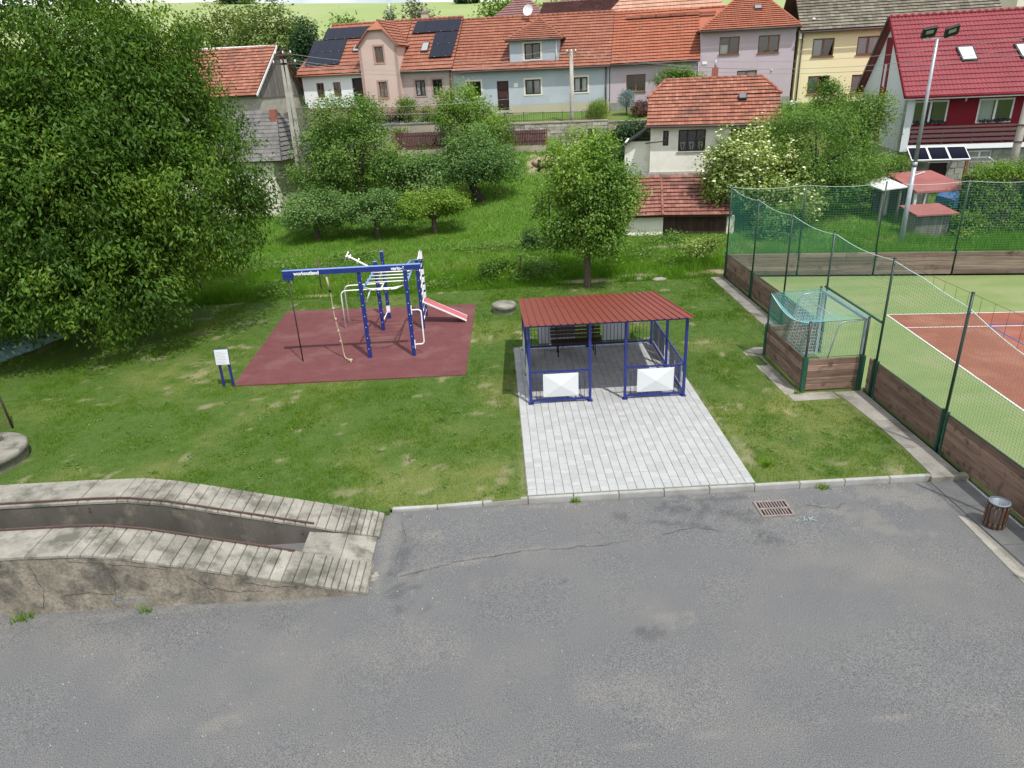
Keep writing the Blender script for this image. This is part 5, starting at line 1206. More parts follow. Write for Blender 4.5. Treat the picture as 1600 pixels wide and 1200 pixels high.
# ---- roofs of houses behind the row
def backhouse(label, s0, s1, v0, v1, ze_, zr_, m, wallm='p_cream', hip=0.0, chim=None):
    h = thing('house', label, 'house', ((s0+s1)/2,(v0+v1)/2,ze_-3.2), ROW)
    MB().box(s0+.3,s1-.3,v0+.3,v1-.3,ze_-3.5,ze_).build('wall',wallm,h); vm = (v0+v1)/2
    q = [(s0,v0,ze_),(s1,v0,ze_),(s1-hip,vm,zr_),(s0+hip,vm,zr_)]; deck(h,q,m,.1); tiles(h,*q,16,.3,m); deck(h,[(s1,v1,ze_),(s0,v1,ze_),(s0+hip,vm,zr_),(s1-hip,vm,zr_)],m,.1)
    if hip:
        for q in ([(s1,v0,ze_),(s1,v1,ze_),(s1-hip,vm,zr_)],[(s0,v1,ze_),(s0,v0,ze_),(s0+hip,vm,zr_)]): deck(h,q,m,.1)
    else:
        for s in (s0+.3,s1-.3): MB().prism([(s,v0+.3,ze_),(s,v1-.3,ze_),(s,vm,zr_-.1)],(.02,0,0)).build('gable_wall',wallm,h)
    ridge(h,(s0+hip,vm,zr_),(s1-hip,vm,zr_),m,.1)
    if chim: c_ = MB().box(chim[0],chim[0]+.6,vm-.8,vm-.2,zr_-1,zr_+chim[1]).build('chimney','p_sand' if chim[2] else 'brick',h)
    return h
backhouse('house behind the row with a plum coloured pointed hipped roof',11.2,19.5,13,22,12.2,15.6,'tile_plum',hip=4.1,chim=(15.0,.25,False))
backhouse('low building behind the row with a plain grey pink roof',17.4,24.6,13.6,20,13.3,14.6,'tile_plum')
backhouse('house behind the row with a pale salmon tiled hipped roof',23.2,34.5,12,24,12.5,17.4,'tile_pale',hip=4.5,chim=(33.0,-2.0,True))
backhouse('house behind the row with a wide dull pink roof at the right',48,66,14,28,13.6,18.2,'tile_plum',chim=(50,.4,True))
backhouse('house behind the crimson roof with dark sheet roof at the right edge',54.5,62,7.5,13,13.4,15.0,'lamp_black' if False else 'tile_slate')

# ================================================================== WALLS, POLES, WIRES, SMALL GARDEN THINGS
def stonewall(label, s0, s1, v, z0, z1, m='stone_wall', sw=(.25,.55), shh=.2, name='garden_wall', cat='wall', cap=None):
    w = thing(name, label, cat, ((s0+s1)/2, v, z0), ROW); MB().box(s0,s1,v,v+.4,z0-1,z1-.02).build('core','mortar',w); z = z0; cnt = 0
    st = MB()
    while z < z1-.05:
        h_ = min(shh*random.uniform(.85,1.2), z1-z); x = s0
        while x < s1:
            wd = min(random.uniform(*sw), s1-x); f = random.uniform(.0,.05)
            if wd > .06: st.box(x+.012,x+wd-.012,v-.02-f,v+.02,z+.012,z+h_-.012)
            x += wd
        z += h_
    st.build('stone_facing', m, w, kind='stuff')
    if cap: MB().box(s0-.03,s1+.03,v-.08,v+.44,z1,z1+.09).build('coping', cap, w)
    return w
stonewall('rubble stone retaining wall under the grey house with a small brown hatch', 14.2, 24.75, -5.0, 3.6, 5.22, cap='concrete_wall')
hb = bpy.data.objects['garden_wall']; MB().box(23.4,23.95,-5.12,-5.0,4.25,4.75).build('hatch','frame_dark',hb)
def cwall(label, s0, s1, v, z0, z1, m='concrete_wall'):
    w = thing('garden_wall', label, 'wall', ((s0+s1)/2,v,z0), ROW); MB().box(s0,s1,v,v+.25,z0-1.2,z1).build('wall',m,w); MB().box(s0-.02,s1+.02,v-.05,v+.30,z1,z1+.08).build('coping','strip_concrete',w); return w
cwall('tan concrete retaining wall under the pink house garden', 4.5, 14.15, -5.0, 3.4, 5.5)
cwall('tan rendered retaining wall under the lilac house garden', 24.8, 33.5, -4.8, 3.6, 5.1)
stonewall('reddish stone retaining wall below the yellow house', 34, 46, -4.0, 3.0, 4.75, m='stone_wall', cap='strip_concrete')
def picket(label, s0, s1, v, z0, z1, m='fence_maroon', pw=.10, gap=.025, zb=None):
    w = thing('picket_fence', label, 'fence', ((s0+s1)/2,v,z0), ROW); MB().box(s0,s1,v-.02,v+.12,z0-.8,z0+.02).build('footing','concrete_wall',w)
    for z in (z0+.25,z1-.3): MB().box(s0,s1,v+.03,v+.07,z,z+.09).build('rail',m,w)
    x = s0; mb = MB()
    while x < s1-.05: MB().box(x,x+pw,v,v+.028,z0+.06,z1+random.uniform(-.01,.01)).build('picket',m,w); x += pw+gap
    for x in (s0-.06,s1+.0): MB().box(x,x+.09,v-.02,v+.08,z0-.3,z1+.06).build('post','frame_brown',w)
    return w
picket('dark maroon board fence in front of the stone wall right of the apple trees', 17.55, 20.45, -5.75, 3.75, 4.85)
picket('dark maroon board fence half hidden behind the apple trees', 9.2, 14.5, -5.75, 3.7, 4.95)
# low rusty garden railing
w = thing('garden_railing', 'low rusty iron railing along the grey house garden', 'railing', (20.5,-4.9,5.25), ROW)
mb = MB(); mb.tube([(17.3,-4.8,5.98),(24.3,-4.8,5.85)],.022,5); mb.tube([(17.3,-4.8,5.45),(24.3,-4.8,5.40)],.018,5); mb.build('rail','rust_steel',w)
for x in np.arange(17.3,24.4,.14): 
    big = abs((x-17.3) % 1.4) < .07; MB().box(x,x+(.05 if big else .02),-4.82,-4.78 if not big else -4.77,5.2,(6.05 if big else 5.9)-(x-17.3)*.019).build('bar','rust_steel',w)
# poles
def insul(mb, p, q, n=3):
    for k in range(n):
        a = Vector(p).lerp(Vector(q), k/(n-1)); mb.tube([a, a+Vector((0,0,.16))],[.05,.04],6)
p = thing('utility_pole', 'twin legged grey concrete utility pole beside the barn', 'utility pole', (-12.3,47,1.0))
for dx in (-.18,.18): MB().beam((-12.25+dx*1.6,47,.5),(-12.3+dx*.35,47,10.0),.22,.20,up=(0,1,0)).build('leg','pole_concrete',p)
mb = MB(); 
for z in (4,6,8): mb.box(-12.5,-12.05,46.93,47.07,z,z+.2)
mb.build('brace','pole_concrete',p); MB().beam((-13.0,46.95,9.75),(-11.5,46.95,9.75),.1,.1).build('cross_arm','rust_steel',p); MB().beam((-12.8,46.95,10.25),(-11.7,46.95,10.25),.09,.09).build('cross_arm','rust_steel',p)
for q in ((-12.9,-11.6,9.8),(-12.7,-11.8,10.3)): mb = MB(); insul(mb,(q[0],46.95,q[2]),(q[1],46.95,q[2])); mb.build('insulator','porcelain',p)
for s in (-1,1): MB().beam((-12.3,46.95,10.6),(-12.3+s*.75,46.95,9.75),.05,.05).build('stay','rust_steel',p)
p = thing('utility_pole', 'slim grey concrete utility pole in front of the grey house', 'utility pole', (5.95,54,3.5)); MB().tube([(5.95,54,2.5),(5.95,54,9.85)],[.17,.13],10).build('shaft','pole_concrete',p); mb = MB(); mb.tube([(5.6,54,9.75),(6.3,54,9.75)],.04,5); mb.tube([(5.7,54,9.45),(6.2,54,9.45)],.04,5); mb.build('cross_arm','rust_steel',p); mb = MB(); insul(mb,(5.65,54,9.78),(6.25,54,9.78)); mb.build('insulator','porcelain',p)
p = thing('utility_pole', 'thick grey concrete utility pole at the right edge beside the hedge', 'utility pole', (26.6,36.5,.2)); MB().tube([(26.6,36.5,-.3),(26.75,36.5,9.0)],[.22,.14],10).build('shaft','pole_concrete',p)
for z in (4.2,5.0): mb = MB(); mb.tube([(26.67,36.5,z),(26.67,36.5,z+.06)],.225,10); mb.tube([(26.2,36.4,z+.05),(26.9,36.3,z+.02)],.02,5); mb.build('band','rust_steel',p)
def wire(a, b, sag, label, grp='power lines between the poles', r=.012):
    a = Vector(a); b = Vector(b); pts = [a.lerp(b,t)-Vector((0,0,sag*4*t*(1-t))) for t in np.linspace(0,1,24)]
    tagset(MB().tube(pts, r, 4).build('power_line','wire'), label, 'power line', grp)
for pos_, (dz, dx) in zip(('left outer','right outer','lowest','highest'), ((0,-.5),(0,.5),(-.3,0),(.5,-.4))):
    wire((-12.3+dx,46.95,9.95+dz),(5.95+dx*.5,54,9.85+dz*.6),.9,f'{pos_} thin grey power line from the twin pole to the slim pole')
    wire((5.95+dx*.5,54,9.85+dz*.6),(26.72,36.5,8.6+dz),1.1,f'{pos_} thin grey power line from the slim pole to the thick pole')
wire((-12.3,46.95,6.9),(5.95,53.9,6.6),.35,'low sagging cable crossing above the orchard trees',None); wire((-12.3,46.95,7.3),(9.0,52.6,7.6),.5,'upper sagging cable crossing in front of the grey house',None)
# meadow posts
for x, y, hh, lab in ((-7.95,30.5,1.55,'rusty thin fence post behind the climbing frame'),(0.99,30.7,1.15,'rusty thin fence post beside the round meadow bush'),(-13.2,30.4,1.4,'rusty thin fence post under the big tree edge')):
    o = MB().tube([(x,y,-.2),(x+.02,y,hh)],.035,6).build('fence_post','rust_steel'); tagset(o, lab, 'fence post')
t = thing('tree_stakes', 'group of dark wooden stakes left of the pear tree', 'stakes', (2.9,41.5,groundz(2.9,41.5))); gz = groundz(2.9,41.5)
MB().tube([(2.75,41.5,gz-.1),(2.78,41.5,gz+1.35)],.05,6).build('stake','dark_bark',t); MB().tube([(3.15,41.3,gz-.1),(3.18,41.3,gz+1.55)],.05,6).build('stake','dark_bark',t); MB().tube([(2.1,41.3,gz-.1),(2.7,41.5,gz+.95)],.045,6).build('brace','dark_bark',t); MB().tube([(3.9,41.2,gz-.1),(3.3,41.4,gz+.7)],.045,6).build('brace','dark_bark',t)
gz = groundz(3.15,49.3); tagset(MB().tube([(3.15,49.3,gz-.1),(3.18,49.3,gz+.75)],.12,6).build('stump_post','black'),'short black post beside the brown earth heap','post')
# earth heap
mb = MB(); gz = groundz(3.6,50.8); mb.sphere((3.7,50.9,gz),1.0,1.5,.35,14,8); tagset(mb.build('earth_heap','dirt'),'low heap of brown earth on the orchard slope','earth heap')
# wire-mesh fence post at the left edge and teal sheeting
t = thing('mesh_fence', 'rusty mesh fence panel with a leaning post at the left edge', 'fence', (-14.2,18,0)); MB().tube([(-14.0,18.05,-.1),(-14.05,18.0,1.9)],.03,6).build('post','rust_steel',t)
net_part(t, lambda u,v: (-14.03-2.4*u, 18.02-1.5*u, .05+1.8*v), 40, 30, .003, 'rust_steel', 'mesh') if 'rust_steel' in MATS else None
t = thing('sheeting_screen', 'pale teal plastic sheeting screen low under the big tree', 'screen', (-17.4,23.5,0)); mb = MB(); pts = [(-18.8+.16*k, 21.2+.40*k+.12*math.sin(k*1.9)) for k in range(13)]
mb.add([(x,y,-.05) for x,y in pts]+[(x-.25,y+.1,.85+.08*math.sin(i*2.2)) for i,(x,y) in enumerate(pts)],[(k,k+1,13+k+1,13+k) for k in range(12)]); mb.build('sheet','teal_sheet',t,recalc=False); MB().tube([(-16.9,26.2,.85),(-18.9,21.3,.95)],.03,5).build('rail','galv',t)
# small flat stones at the meadow edge
for x, y, r_, lab in ((7.0,29.55,.35,'flat pale stone at the meadow edge, nearest the plank corner'),(6.1,29.7,.22,'small flat stone in the meadow edge grass')):
    m_ = MB(); m_.sphere((x,y,.03),r_,r_*.5,.09,9,5); tagset(m_.build('flat_stone','strip_concrete'),lab,'stone')
# shed and canopy behind the far net
g = lambda x, y: groundz(x, y)
t = thing('carport', 'open carport with a red felt roof behind the court end net', 'carport', (23.0,36.5,.2)); P4 = [(21.2,35.3,2.1),(24.0,35.1,2.15),(23.5,38.2,2.68),(21.2,38.3,2.62)]
MB().prism(P4,(0,0,.10)).build('roof','roof_felt',t)
for x, y in ((21.3,35.5),(23.8,35.3),(23.3,38.0),(21.3,38.1)): MB().box(x-.06,x+.06,y-.06,y+.06,-.1,2.12).build('post','verge_white',t)
MB().box(20.8,23.9,38.6,38.7,0,2.5).build('back_wall','grey_wood',t); MB().beam((22.0,37.3,2.66),(23.0,37.9,2.76),.05,.04).build('roof_lath','verge_white',t)
t = thing('rain_canopy', 'white sheet canopy beside the red carport roof', 'canopy', (19.6,37.5,.2)); MB().prism([(20.0,36.3,2.15),(21.1,36.0,2.3),(21.1,38.4,2.5),(20.0,38.6,2.2)],(0,0,.06)).build('roof','pale_sheet',t)
for x, y in ((20.1,36.4),(20.9,36.2),(20.1,38.5)): MB().box(x-.04,x+.04,y-.04,y+.04,-.1,2.16).build('post','grey_wood',t)
t = thing('garden_hut', 'small grey board hut with red felt roof behind the net', 'hut', (21.2,34.0,.1)); x_ = 20.4
while x_ < 21.95: MB().box(x_,x_+.14,33.55,33.6,0,1.35+random.uniform(-.03,.03)).build('board','grey_wood',t); x_ += .15
MB().box(20.4,22.05,33.61,34.8,0,1.35).build('wall','grey_wood',t); MB().prism([(20.25,33.3,1.36),(22.3,33.3,1.38),(22.1,34.8,1.62),(20.15,34.8,1.6)],(0,0,.06)).build('roof','roof_felt',t)
# blue car under the far trees
t = thing('parked_car', 'blue parked car half hidden behind the tall hedge', 'car', (26.9,38.5,.25)); cz = g(26.9,38.5)+.05
prof = [(-2.1,.35),(-2.1,.75),(-1.9,.95),(-1.2,1.0),(-.6,1.45),(.8,1.48),(1.6,1.02),(2.1,.9),(2.15,.4)]
MB().prism([(26.9+a,37.7,cz+b) for a, b in prof],(0,1.65,0)).build('body','car_blue',t); MB().prism([(26.9-1.12,37.69,cz+1.0),(26.9-.58,37.69,cz+1.40),(26.9+.75,37.69,cz+1.42),(26.9+1.4,37.69,cz+1.02)],(0,1.67,0)).build('side_window','glass_sky',t)
MB().prism([(26.9-1.21,37.85,cz+1.02),(26.9-.63,37.85,cz+1.44),(26.9-.63,39.2,cz+1.44),(26.9-1.21,39.2,cz+1.02)],(-.02,0,.01)).build('windscreen','glass_sky',t)
for a in (-1.35,1.35):
    for y in (37.72,39.32): wv = MB().tube([(26.9+a,y-.09,cz+.33),(26.9+a,y+.09,cz+.33)],.33,14).build('wheel','tyre',t); MB().tube([(26.9+a,y-.1,cz+.33),(26.9+a,y+.1,cz+.33)],.18,10).build('rim','alu_grey',wv)
# hanging chair ring and bicycle by the red house
t = thing('garden_swing', 'pale metal ring garden swing by the stone basement wall', 'garden swing', (28.2,41.2,1.0)); rg = [(28.2+1.0*math.cos(a),41.2,1.95+1.0*math.sin(a)) for a in np.linspace(-2.4,1.2,22)]
MB().tube(rg,.05,7).build('ring','alu_grey',t); MB().lathe((28.2,41.2,.72),[(.0,0),(.75,0),(.75,.06),(0,.08)],20).build('base','pale_sheet',t); MB().sphere((27.9,41.2,1.35),.4,.35,.3).build('cushion','p_sand',t)
t = thing('bicycle', 'bicycle leaning near the basement wall left of the thick pole', 'bicycle', (30.0,40.6,.9))
for x in (29.5,30.55): 
    w_ = MB(); w_.tube([(x+.33*math.cos(a),40.6,1.35+.33*math.sin(a)) for a in np.linspace(0,2*math.pi,20)],.025,5); w_.build('wheel','tyre',t)
f_ = MB(); 
for a, b in (((29.5,1.35),(29.8,1.8)),((29.8,1.8),(30.35,1.85)),((30.35,1.85),(30.55,1.35)),((29.8,1.8),(30.05,1.35)),((30.05,1.35),(30.35,1.85)),((29.5,1.35),(30.05,1.35)),((30.38,1.85),(30.40,2.05))): f_.tube([(a[0],40.6,a[1]),(b[0],40.6,b[1])],.022,5)
f_.build('frame','line_blue',t); MB().box(29.68,29.92,40.55,40.65,1.85,1.92).build('saddle','black',t); MB().tube([(30.4,40.35,2.06),(30.4,40.85,2.06)],.018,5).build('handlebar','galv',t)
t = thing('plastic_drum', 'red plastic container by the stone wall at the right edge', 'container', (31.6,41,1)); m_ = MB(); m_.lathe((31.6,41,1.0),[(.3,0),(.33,.1),(.33,.7),(.2,.85),(0,.85)],14); m_.build('drum','red_plastic',t)

# ================================================================== PLANTS
LEAFQ = []
def leaves(C, n_per, spread, L, Wd, droop=0.2, outward=None, tone=None, flat=0.6):
    """returns V,F,rnd for leaf rhombs folded at the midrib"""
    n = len(C)*n_per; P = np.repeat(C, n_per, 0)+rng.normal(0, 1, (n, 3))*np.array(spread)
    A = rng.normal(0, 1, (n, 3)); A[:, 2] = A[:, 2]*.5-droop*1.6
    if outward is not None: A += np.repeat(outward, n_per, 0)*1.0
    A /= np.linalg.norm(A, axis=1, keepdims=True)
    rel = (P-np.repeat(C, n_per, 0))/np.array(spread); Nn = rel*.55+np.array([0, 0, 1.0])*flat*1.5+rng.normal(0, .55, (n, 3))
    if outward is not None: Nn += np.repeat(outward, n_per, 0)*1.2
    S = np.cross(A, Nn); S /= np.linalg.norm(S, axis=1, keepdims=True)+1e-9; Nn = np.cross(S, A)
    l = L*rng.uniform(.7, 1.25, (n, 1)); w = Wd*rng.uniform(.75, 1.25, (n, 1))
    V = np.stack([P, P+A*l*.5+S*w+Nn*w*.35, P+A*l, P+A*l*.5-S*w+Nn*w*.35], 1)
    b = np.arange(n)[:, None]*4; F = np.concatenate([b+np.array([0, 1, 2]), b+np.array([0, 2, 3])], 0)
    base = np.repeat(rng.uniform(0, 1, len(C)) if tone is None else tone, n_per); r = np.clip(base*.68+rng.uniform(0, 1, n)*.32, 0, 1); r = np.concatenate([r, r])
    return V.reshape(-1, 3), F, r
def crown_points(lobes, n, shell=0.45, cull=0.42, nscale=0.9, seed=0):
    lob = np.array(lobes, float); vol = lob[:, 3]*lob[:, 4]*lob[:, 5]; vol = vol**.75; pick = rng.choice(len(lob), int(n*2.2), p=vol/vol.sum()); l = lob[pick]
    d = rng.normal(0, 1, (len(l), 3)); d /= np.linalg.norm(d, axis=1, keepdims=True); r = shell+(1-shell)*rng.random((len(l), 1))**.6
    wob = 0.82+0.36*vnoise(d[:, 0]*2.2+pick*3.1+seed, d[:, 1]*2.2+d[:, 2]*2.7)[:, None]
    P = l[:, :3]+d*r*wob*l[:, 3:6]; q = fbm(P[:, 0]*nscale+seed*1.7, P[:, 1]*nscale+P[:, 2]*nscale*1.3, 3); k = q > cull
    return P[k][:n], d[k][:n]
def tree(name, label, base, lobes, ncl, per, L, Wd, leaf='leaf_mid', bark='bark', trunk_r=.15, trunk_h=1.2, spread=(.22,.22,.15), droop=.2, cat='tree', group=None, lean=(0,0), limbs=9, cull=.42, out=.4, seed=0, extra=None, flat=.6, shell=.45, nscale=.9):
    base = np.array(base, float); t = thing(name, label, cat, tuple(base), group=group); lo = [(base[0]+l[0], base[1]+l[1], base[2]+l[2], l[3]*1.1, l[4]*1.1, l[5]*1.1) for l in lobes]; L *= 1.22; Wd *= 1.22; spread = tuple(q*1.05 for q in spread)
    C, d = crown_points(lo, ncl, shell, cull, nscale, seed); tone = fbm(C[:, 0]*.8+seed, C[:, 1]*.8+C[:, 2]*.9, 3); tone = np.clip((tone-.5)*2.6+.45+rng.normal(0, .16, len(C)), 0, 1)
    V, F, r = leaves(C, per, spread, L, Wd, droop, d*out, tone, flat); off = base
    o = npobj('crown', npmesh('crown', V-off, F, r), leaf, t)
    if limbs:
        mb = MB(); top = base+np.array([lean[0], lean[1], trunk_h]); k0 = base+np.array([lean[0]*.4, lean[1]*.4, trunk_h*.5])
        mb.tube([base-np.array([0,0,.3]), base+np.array([0,0,.12]), k0, top], [trunk_r*1.5, trunk_r*1.15, trunk_r, trunk_r*.85], 8)
        mb.build('trunk', bark, t); lb = MB()
        for i in range(limbs):
            tgt = C[rng.integers(len(C))]; mid = top*.55+tgt*.45+np.array([0, 0, .15*np.linalg.norm(tgt-top)]); mid2 = top*.2+tgt*.8+rng.normal(0, .1, 3)
            lb.tube([top-np.array([0,0,trunk_h*.12*random.random()]), mid*.5+top*.5, mid, mid2, tgt], [trunk_r*.6, trunk_r*.48, trunk_r*.34, trunk_r*.2, trunk_r*.08], 5)
        lb.build('limb', bark, t, kind='stuff')
    if extra: extra(t, C, d, off)
    return t
leafmat('leaf_cherry', (0.030,0.075,0.008), (0.088,0.172,0.019), (0.215,0.305,0.040), .34, .012)
leafmat('leaf_mid', (0.075,0.150,0.028), (0.140,0.240,0.050), (0.21,0.31,0.08), .34, .02)
leafmat('leaf_apple', (0.085,0.165,0.045), (0.155,0.260,0.078), (0.23,0.34,0.12), .32, .02)
leafmat('leaf_lime', (0.105,0.19,0.022), (0.18,0.29,0.038), (0.27,0.37,0.06), .34, .02)
leafmat('leaf_pear', (0.075,0.155,0.018), (0.155,0.270,0.034), (0.25,0.36,0.06), .34, .025)
leafmat('leaf_willow', (0.085,0.165,0.030), (0.145,0.255,0.052), (0.21,0.32,0.08), .34, .02)
leafmat('leaf_elder', (0.14,0.22,0.045), (0.27,0.35,0.09), (0.42,0.47,0.19), .3, .02)
leafmat('leaf_dark', (0.022,0.058,0.022), (0.045,0.10,0.036), (0.075,0.14,0.05), .25, .02)
leafmat('leaf_hedge', (0.08,0.17,0.018), (0.15,0.26,0.032), (0.23,0.33,0.05), .3, .02)
leafmat('leaf_olive', (0.085,0.13,0.03), (0.155,0.21,0.055), (0.22,0.27,0.09), .3, .02)
leafmat('leaf_red', (0.07,0.012,0.012), (0.16,0.03,0.03), (0.22,0.06,0.05), .25, .04)
leafmat('leaf_plum', (0.035,0.015,0.018), (0.07,0.03,0.035), (0.10,0.06,0.05), .25, .04)
leafmat('leaf_blue', (0.10,0.18,0.19), (0.19,0.29,0.30), (0.28,0.38,0.38), .2, .04)
leafmat('leaf_grey', (0.12,0.12,0.09), (0.2,0.2,0.15), (0.26,0.27,0.2), .2, .03)
# the big cherry on the left: its own drooping leaves
def twigs(t, C, d, off):
    mb = MB()
    for i in rng.choice(len(C), 160, replace=False): mb.tube([C[i]-d[i]*.9, C[i]-d[i]*.3+np.array([0,0,.12]), C[i]+d[i]*.15], [.022,.014,.006], 4)
    mb.build('twig', 'dark_bark', t, kind='stuff')
tree('cherry_tree', 'huge dark green cherry tree with drooping leaves filling the upper left', (-14.3,28.0,0),
     [(-.2,-.7,6.2,5.4,5.0,5.0),(3.6,-1.6,4.9,2.3,3.0,2.5),(-2.6,-4.4,2.9,3.4,2.6,2.2),(-.4,-1.0,10.2,4.2,4.2,3.0),(-5.2,-1.0,6.0,4,4.2,5.2),(1.0,-4.2,2.9,2.9,2.4,1.9),(-5.5,-3.5,2.4,2.6,2.8,1.9),(2.2,-1.5,8.2,2.2,3,2.4),(-1,-4.6,5.5,4,2.2,3.2)],
     3500, 60, .150, .029, 'leaf_cherry', 'dark_bark', .42, 2.2, (.27,.27,.20), .75, limbs=26, cull=.385, out=.55, seed=3, extra=twigs, flat=.5, nscale=1.1)
G_ = lambda x, y: (x, y, groundz(x, y))
tree('apple_tree', 'low round apple tree, left one of the front orchard row', G_(-10.3,40.6), [(0,0,1.75,2.0,1.7,.95),(-.9,0,1.5,1.2,1.2,.7),(.9,.1,1.6,1.2,1.2,.8)], 330, 34, .11, .034, 'leaf_apple', 'bark', .16, .75, (.20,.20,.14), .1, seed=5, group='front row of apple trees')
tree('apple_tree', 'low apple tree in the middle of the front orchard row', G_(-6.75,40.1), [(0,0,1.7,1.6,1.5,.85),(-.8,0,1.55,.9,1,.6),(.5,.1,2.0,.9,.9,.6)], 260, 34, .11, .034, 'leaf_apple', 'bark', .16, .75, (.20,.20,.14), .1, seed=9, group='front row of apple trees')
tree('apple_tree', 'low flat topped yellow green apple tree, right one of the front row', G_(-3.5,40.0), [(0,0,1.65,1.9,1.6,.7),(-1.1,0,1.45,1.0,1.1,.55),(1.0,.1,1.7,1.1,1.1,.55)], 230, 34, .11, .034, 'leaf_lime', 'bark', .15, .8, (.20,.20,.13), .1, seed=13, cull=.47, group='front row of apple trees')
tree('fruit_tree', 'tall bushy green fruit tree behind the front row of apple trees', G_(-8.6,46.5), [(-.3,0,3.1,3.5,2.9,2.1),(-.4,0,5.1,2.2,2.0,1.6),(-2.6,0,2.2,1.8,1.9,1.4),(1.9,-.8,2.0,1.6,1.6,1.3)], 950, 34, .125, .040, 'leaf_mid', 'bark', .24, 1.2, (.26,.26,.2), .15, seed=17, limbs=14)
tree('fruit_tree', 'wide low fruit tree right of the tall bushy one', G_(-4.6,44.4), [(0,0,1.8,1.7,1.6,1.3),(.3,.2,2.6,1.0,1.0,.8)], 260, 34, .12, .038, 'leaf_apple', 'bark', .2, .9, (.24,.24,.18), .15, seed=21)
tree('apple_tree', 'old spreading apple tree with a bent dark trunk on the orchard slope', G_(-.9,45.2), [(0,0,2.5,2.2,2.0,1.25),(-.4,.2,3.5,1.4,1.4,.9),(1.7,-.2,1.8,1.1,1.2,.8),(-1.5,0,2.0,.8,1.0,.8)], 460, 34, .115, .036, 'leaf_apple', 'dark_bark', .24, 1.0, (.24,.24,.18), .15, lean=(-.5,.1), seed=25, limbs=12)
def deadtwigs(t, C, d, off):
    mb = MB()
    for i in range(40):
        p = off+np.array([-1.6+rng.normal(0,.5), -1.0+rng.normal(0,.4), 1.6]); q = p+np.array([rng.normal(0,.5), rng.normal(0,.4), rng.uniform(.5,1.6)]); mb.tube([p, (p+q)/2+rng.normal(0,.12,3), q], [.035,.02,.008], 4)
    mb.build('bare_twig', 'dark_bark', t, kind='stuff')
tree('fruit_tree', 'leafy fruit tree with bare dark twigs in front of the pink house corner', G_(-1.5,51.5), [(0,0,3.0,2.3,2.0,1.7),(-.6,.1,4.3,1.4,1.3,1.0),(1.6,0,2.4,1.6,1.5,1.2)], 400, 34, .125, .04, 'leaf_pear', 'dark_bark', .18, 1.3, (.25,.25,.2), .2, seed=29, extra=deadtwigs)
tree('pear_tree', 'slender bright green pear tree standing alone behind the shelter', (3.8,29.15,0), [(.0,0,4.4,1.55,1.5,1.65),(.4,0,2.9,1.55,1.5,1.6),(-.5,0,5.4,1.2,1.1,.85),(1.1,0,3.9,1.1,1.1,1.2),(-1.3,0,3.3,.9,.9,1.0),(.9,-.2,1.9,.8,.8,.75),(-1.6,-.1,2.4,.6,.5,.65),(-.7,0,2.5,.8,.8,.7),(1.1,0,2.8,.8,.8,.9)], 780, 38, .105, .032, 'leaf_pear', 'bark', .14, 2.2, (.19,.19,.17), .45, seed=33, limbs=18, cull=.40, out=.5)
tree('shrub', 'dark rounded shrub left of the white cottage', G_(8.9,47.5), [(0,0,1.6,1.8,1.5,1.4),(.4,0,2.4,1.2,1.1,.9)], 400, 30, .10, .036, 'leaf_dark', 'bark', .1, .5, (.2,.2,.17), .1, cat='shrub', seed=37, limbs=5)
tree('shrub', 'small dark shrub at the foot of the pear tree crown', G_(2.0,36.0), [(0,0,.45,.55,.5,.5)], 70, 26, .09, .03, 'leaf_dark', 'bark', .05, .2, (.13,.13,.12), .1, cat='shrub', seed=39, limbs=3)
def blossoms(t, C, d, off):
    k = (d[:, 2] > -.35); P = C[k]+d[k]*.16; mb = MB()
    sel = np.concatenate([P, P+rng.normal(0,.16,P.shape)])[:900]
    for p in sel:
        r_ = random.uniform(.05,.10); n = 6; mb.add([(p[0],p[1],p[2]+r_*.55)]+[(p[0]+r_*math.cos(2*math.pi*j/n)*random.uniform(.8,1.1),p[1]+r_*math.sin(2*math.pi*j/n)*random.uniform(.8,1.1),p[2]+random.uniform(-.02,.03)) for j in range(n)],[(0,1+j,1+(j+1)%n) for j in range(n)])
    mb.build('blossom_head', 'blossom', t, kind='stuff', recalc=False)
tree('elder_bush', 'large elder bush covered with creamy white blossom heads by the court corner', G_(13.6,37.6), [(-.3,0,3.0,2.3,2.0,1.9),(-.5,0,3.5,1.3,1.2,1.0),(1.2,-.3,2.0,1.9,1.7,1.5),(-1.2,-.2,2.3,1.4,1.3,1.0),(1.6,-.8,1.0,1.5,1.2,.9)], 620, 30, .13, .045, 'leaf_elder', 'bark', .16, .8, (.22,.22,.17), .2, cat='bush', seed=41, limbs=8, extra=blossoms)
tree('willow_tree', 'light green feathery tree with a forked dark trunk behind the court net', G_(17.4,38.6), [(.2,0,3.4,3.0,2.4,1.9),(-1.3,0,4.0,2.0,1.8,1.6),(2.1,.2,2.3,1.8,1.6,1.3),(.3,-.8,1.7,1.9,1.6,1.0)], 760, 34, .115, .028, 'leaf_willow', 'dark_bark', .2, 1.6, (.27,.27,.2), .35, seed=45, limbs=16, cull=.45)
tree('fruit_tree', 'small tree with crooked dark trunk in front of the white gable', G_(21.6,43.0), [(-.2,0,4.6,1.4,1.2,.9),(-1.1,0,3.9,1.1,1.0,.7),(.9,0,4.8,.9,.9,.5),(1.3,0,3.9,.7,.7,.45)], 200, 32, .115, .034, 'leaf_mid', 'dark_bark', .2, 2.2, (.24,.24,.18), .2, lean=(.3,0), seed=49, limbs=14, cull=.47)
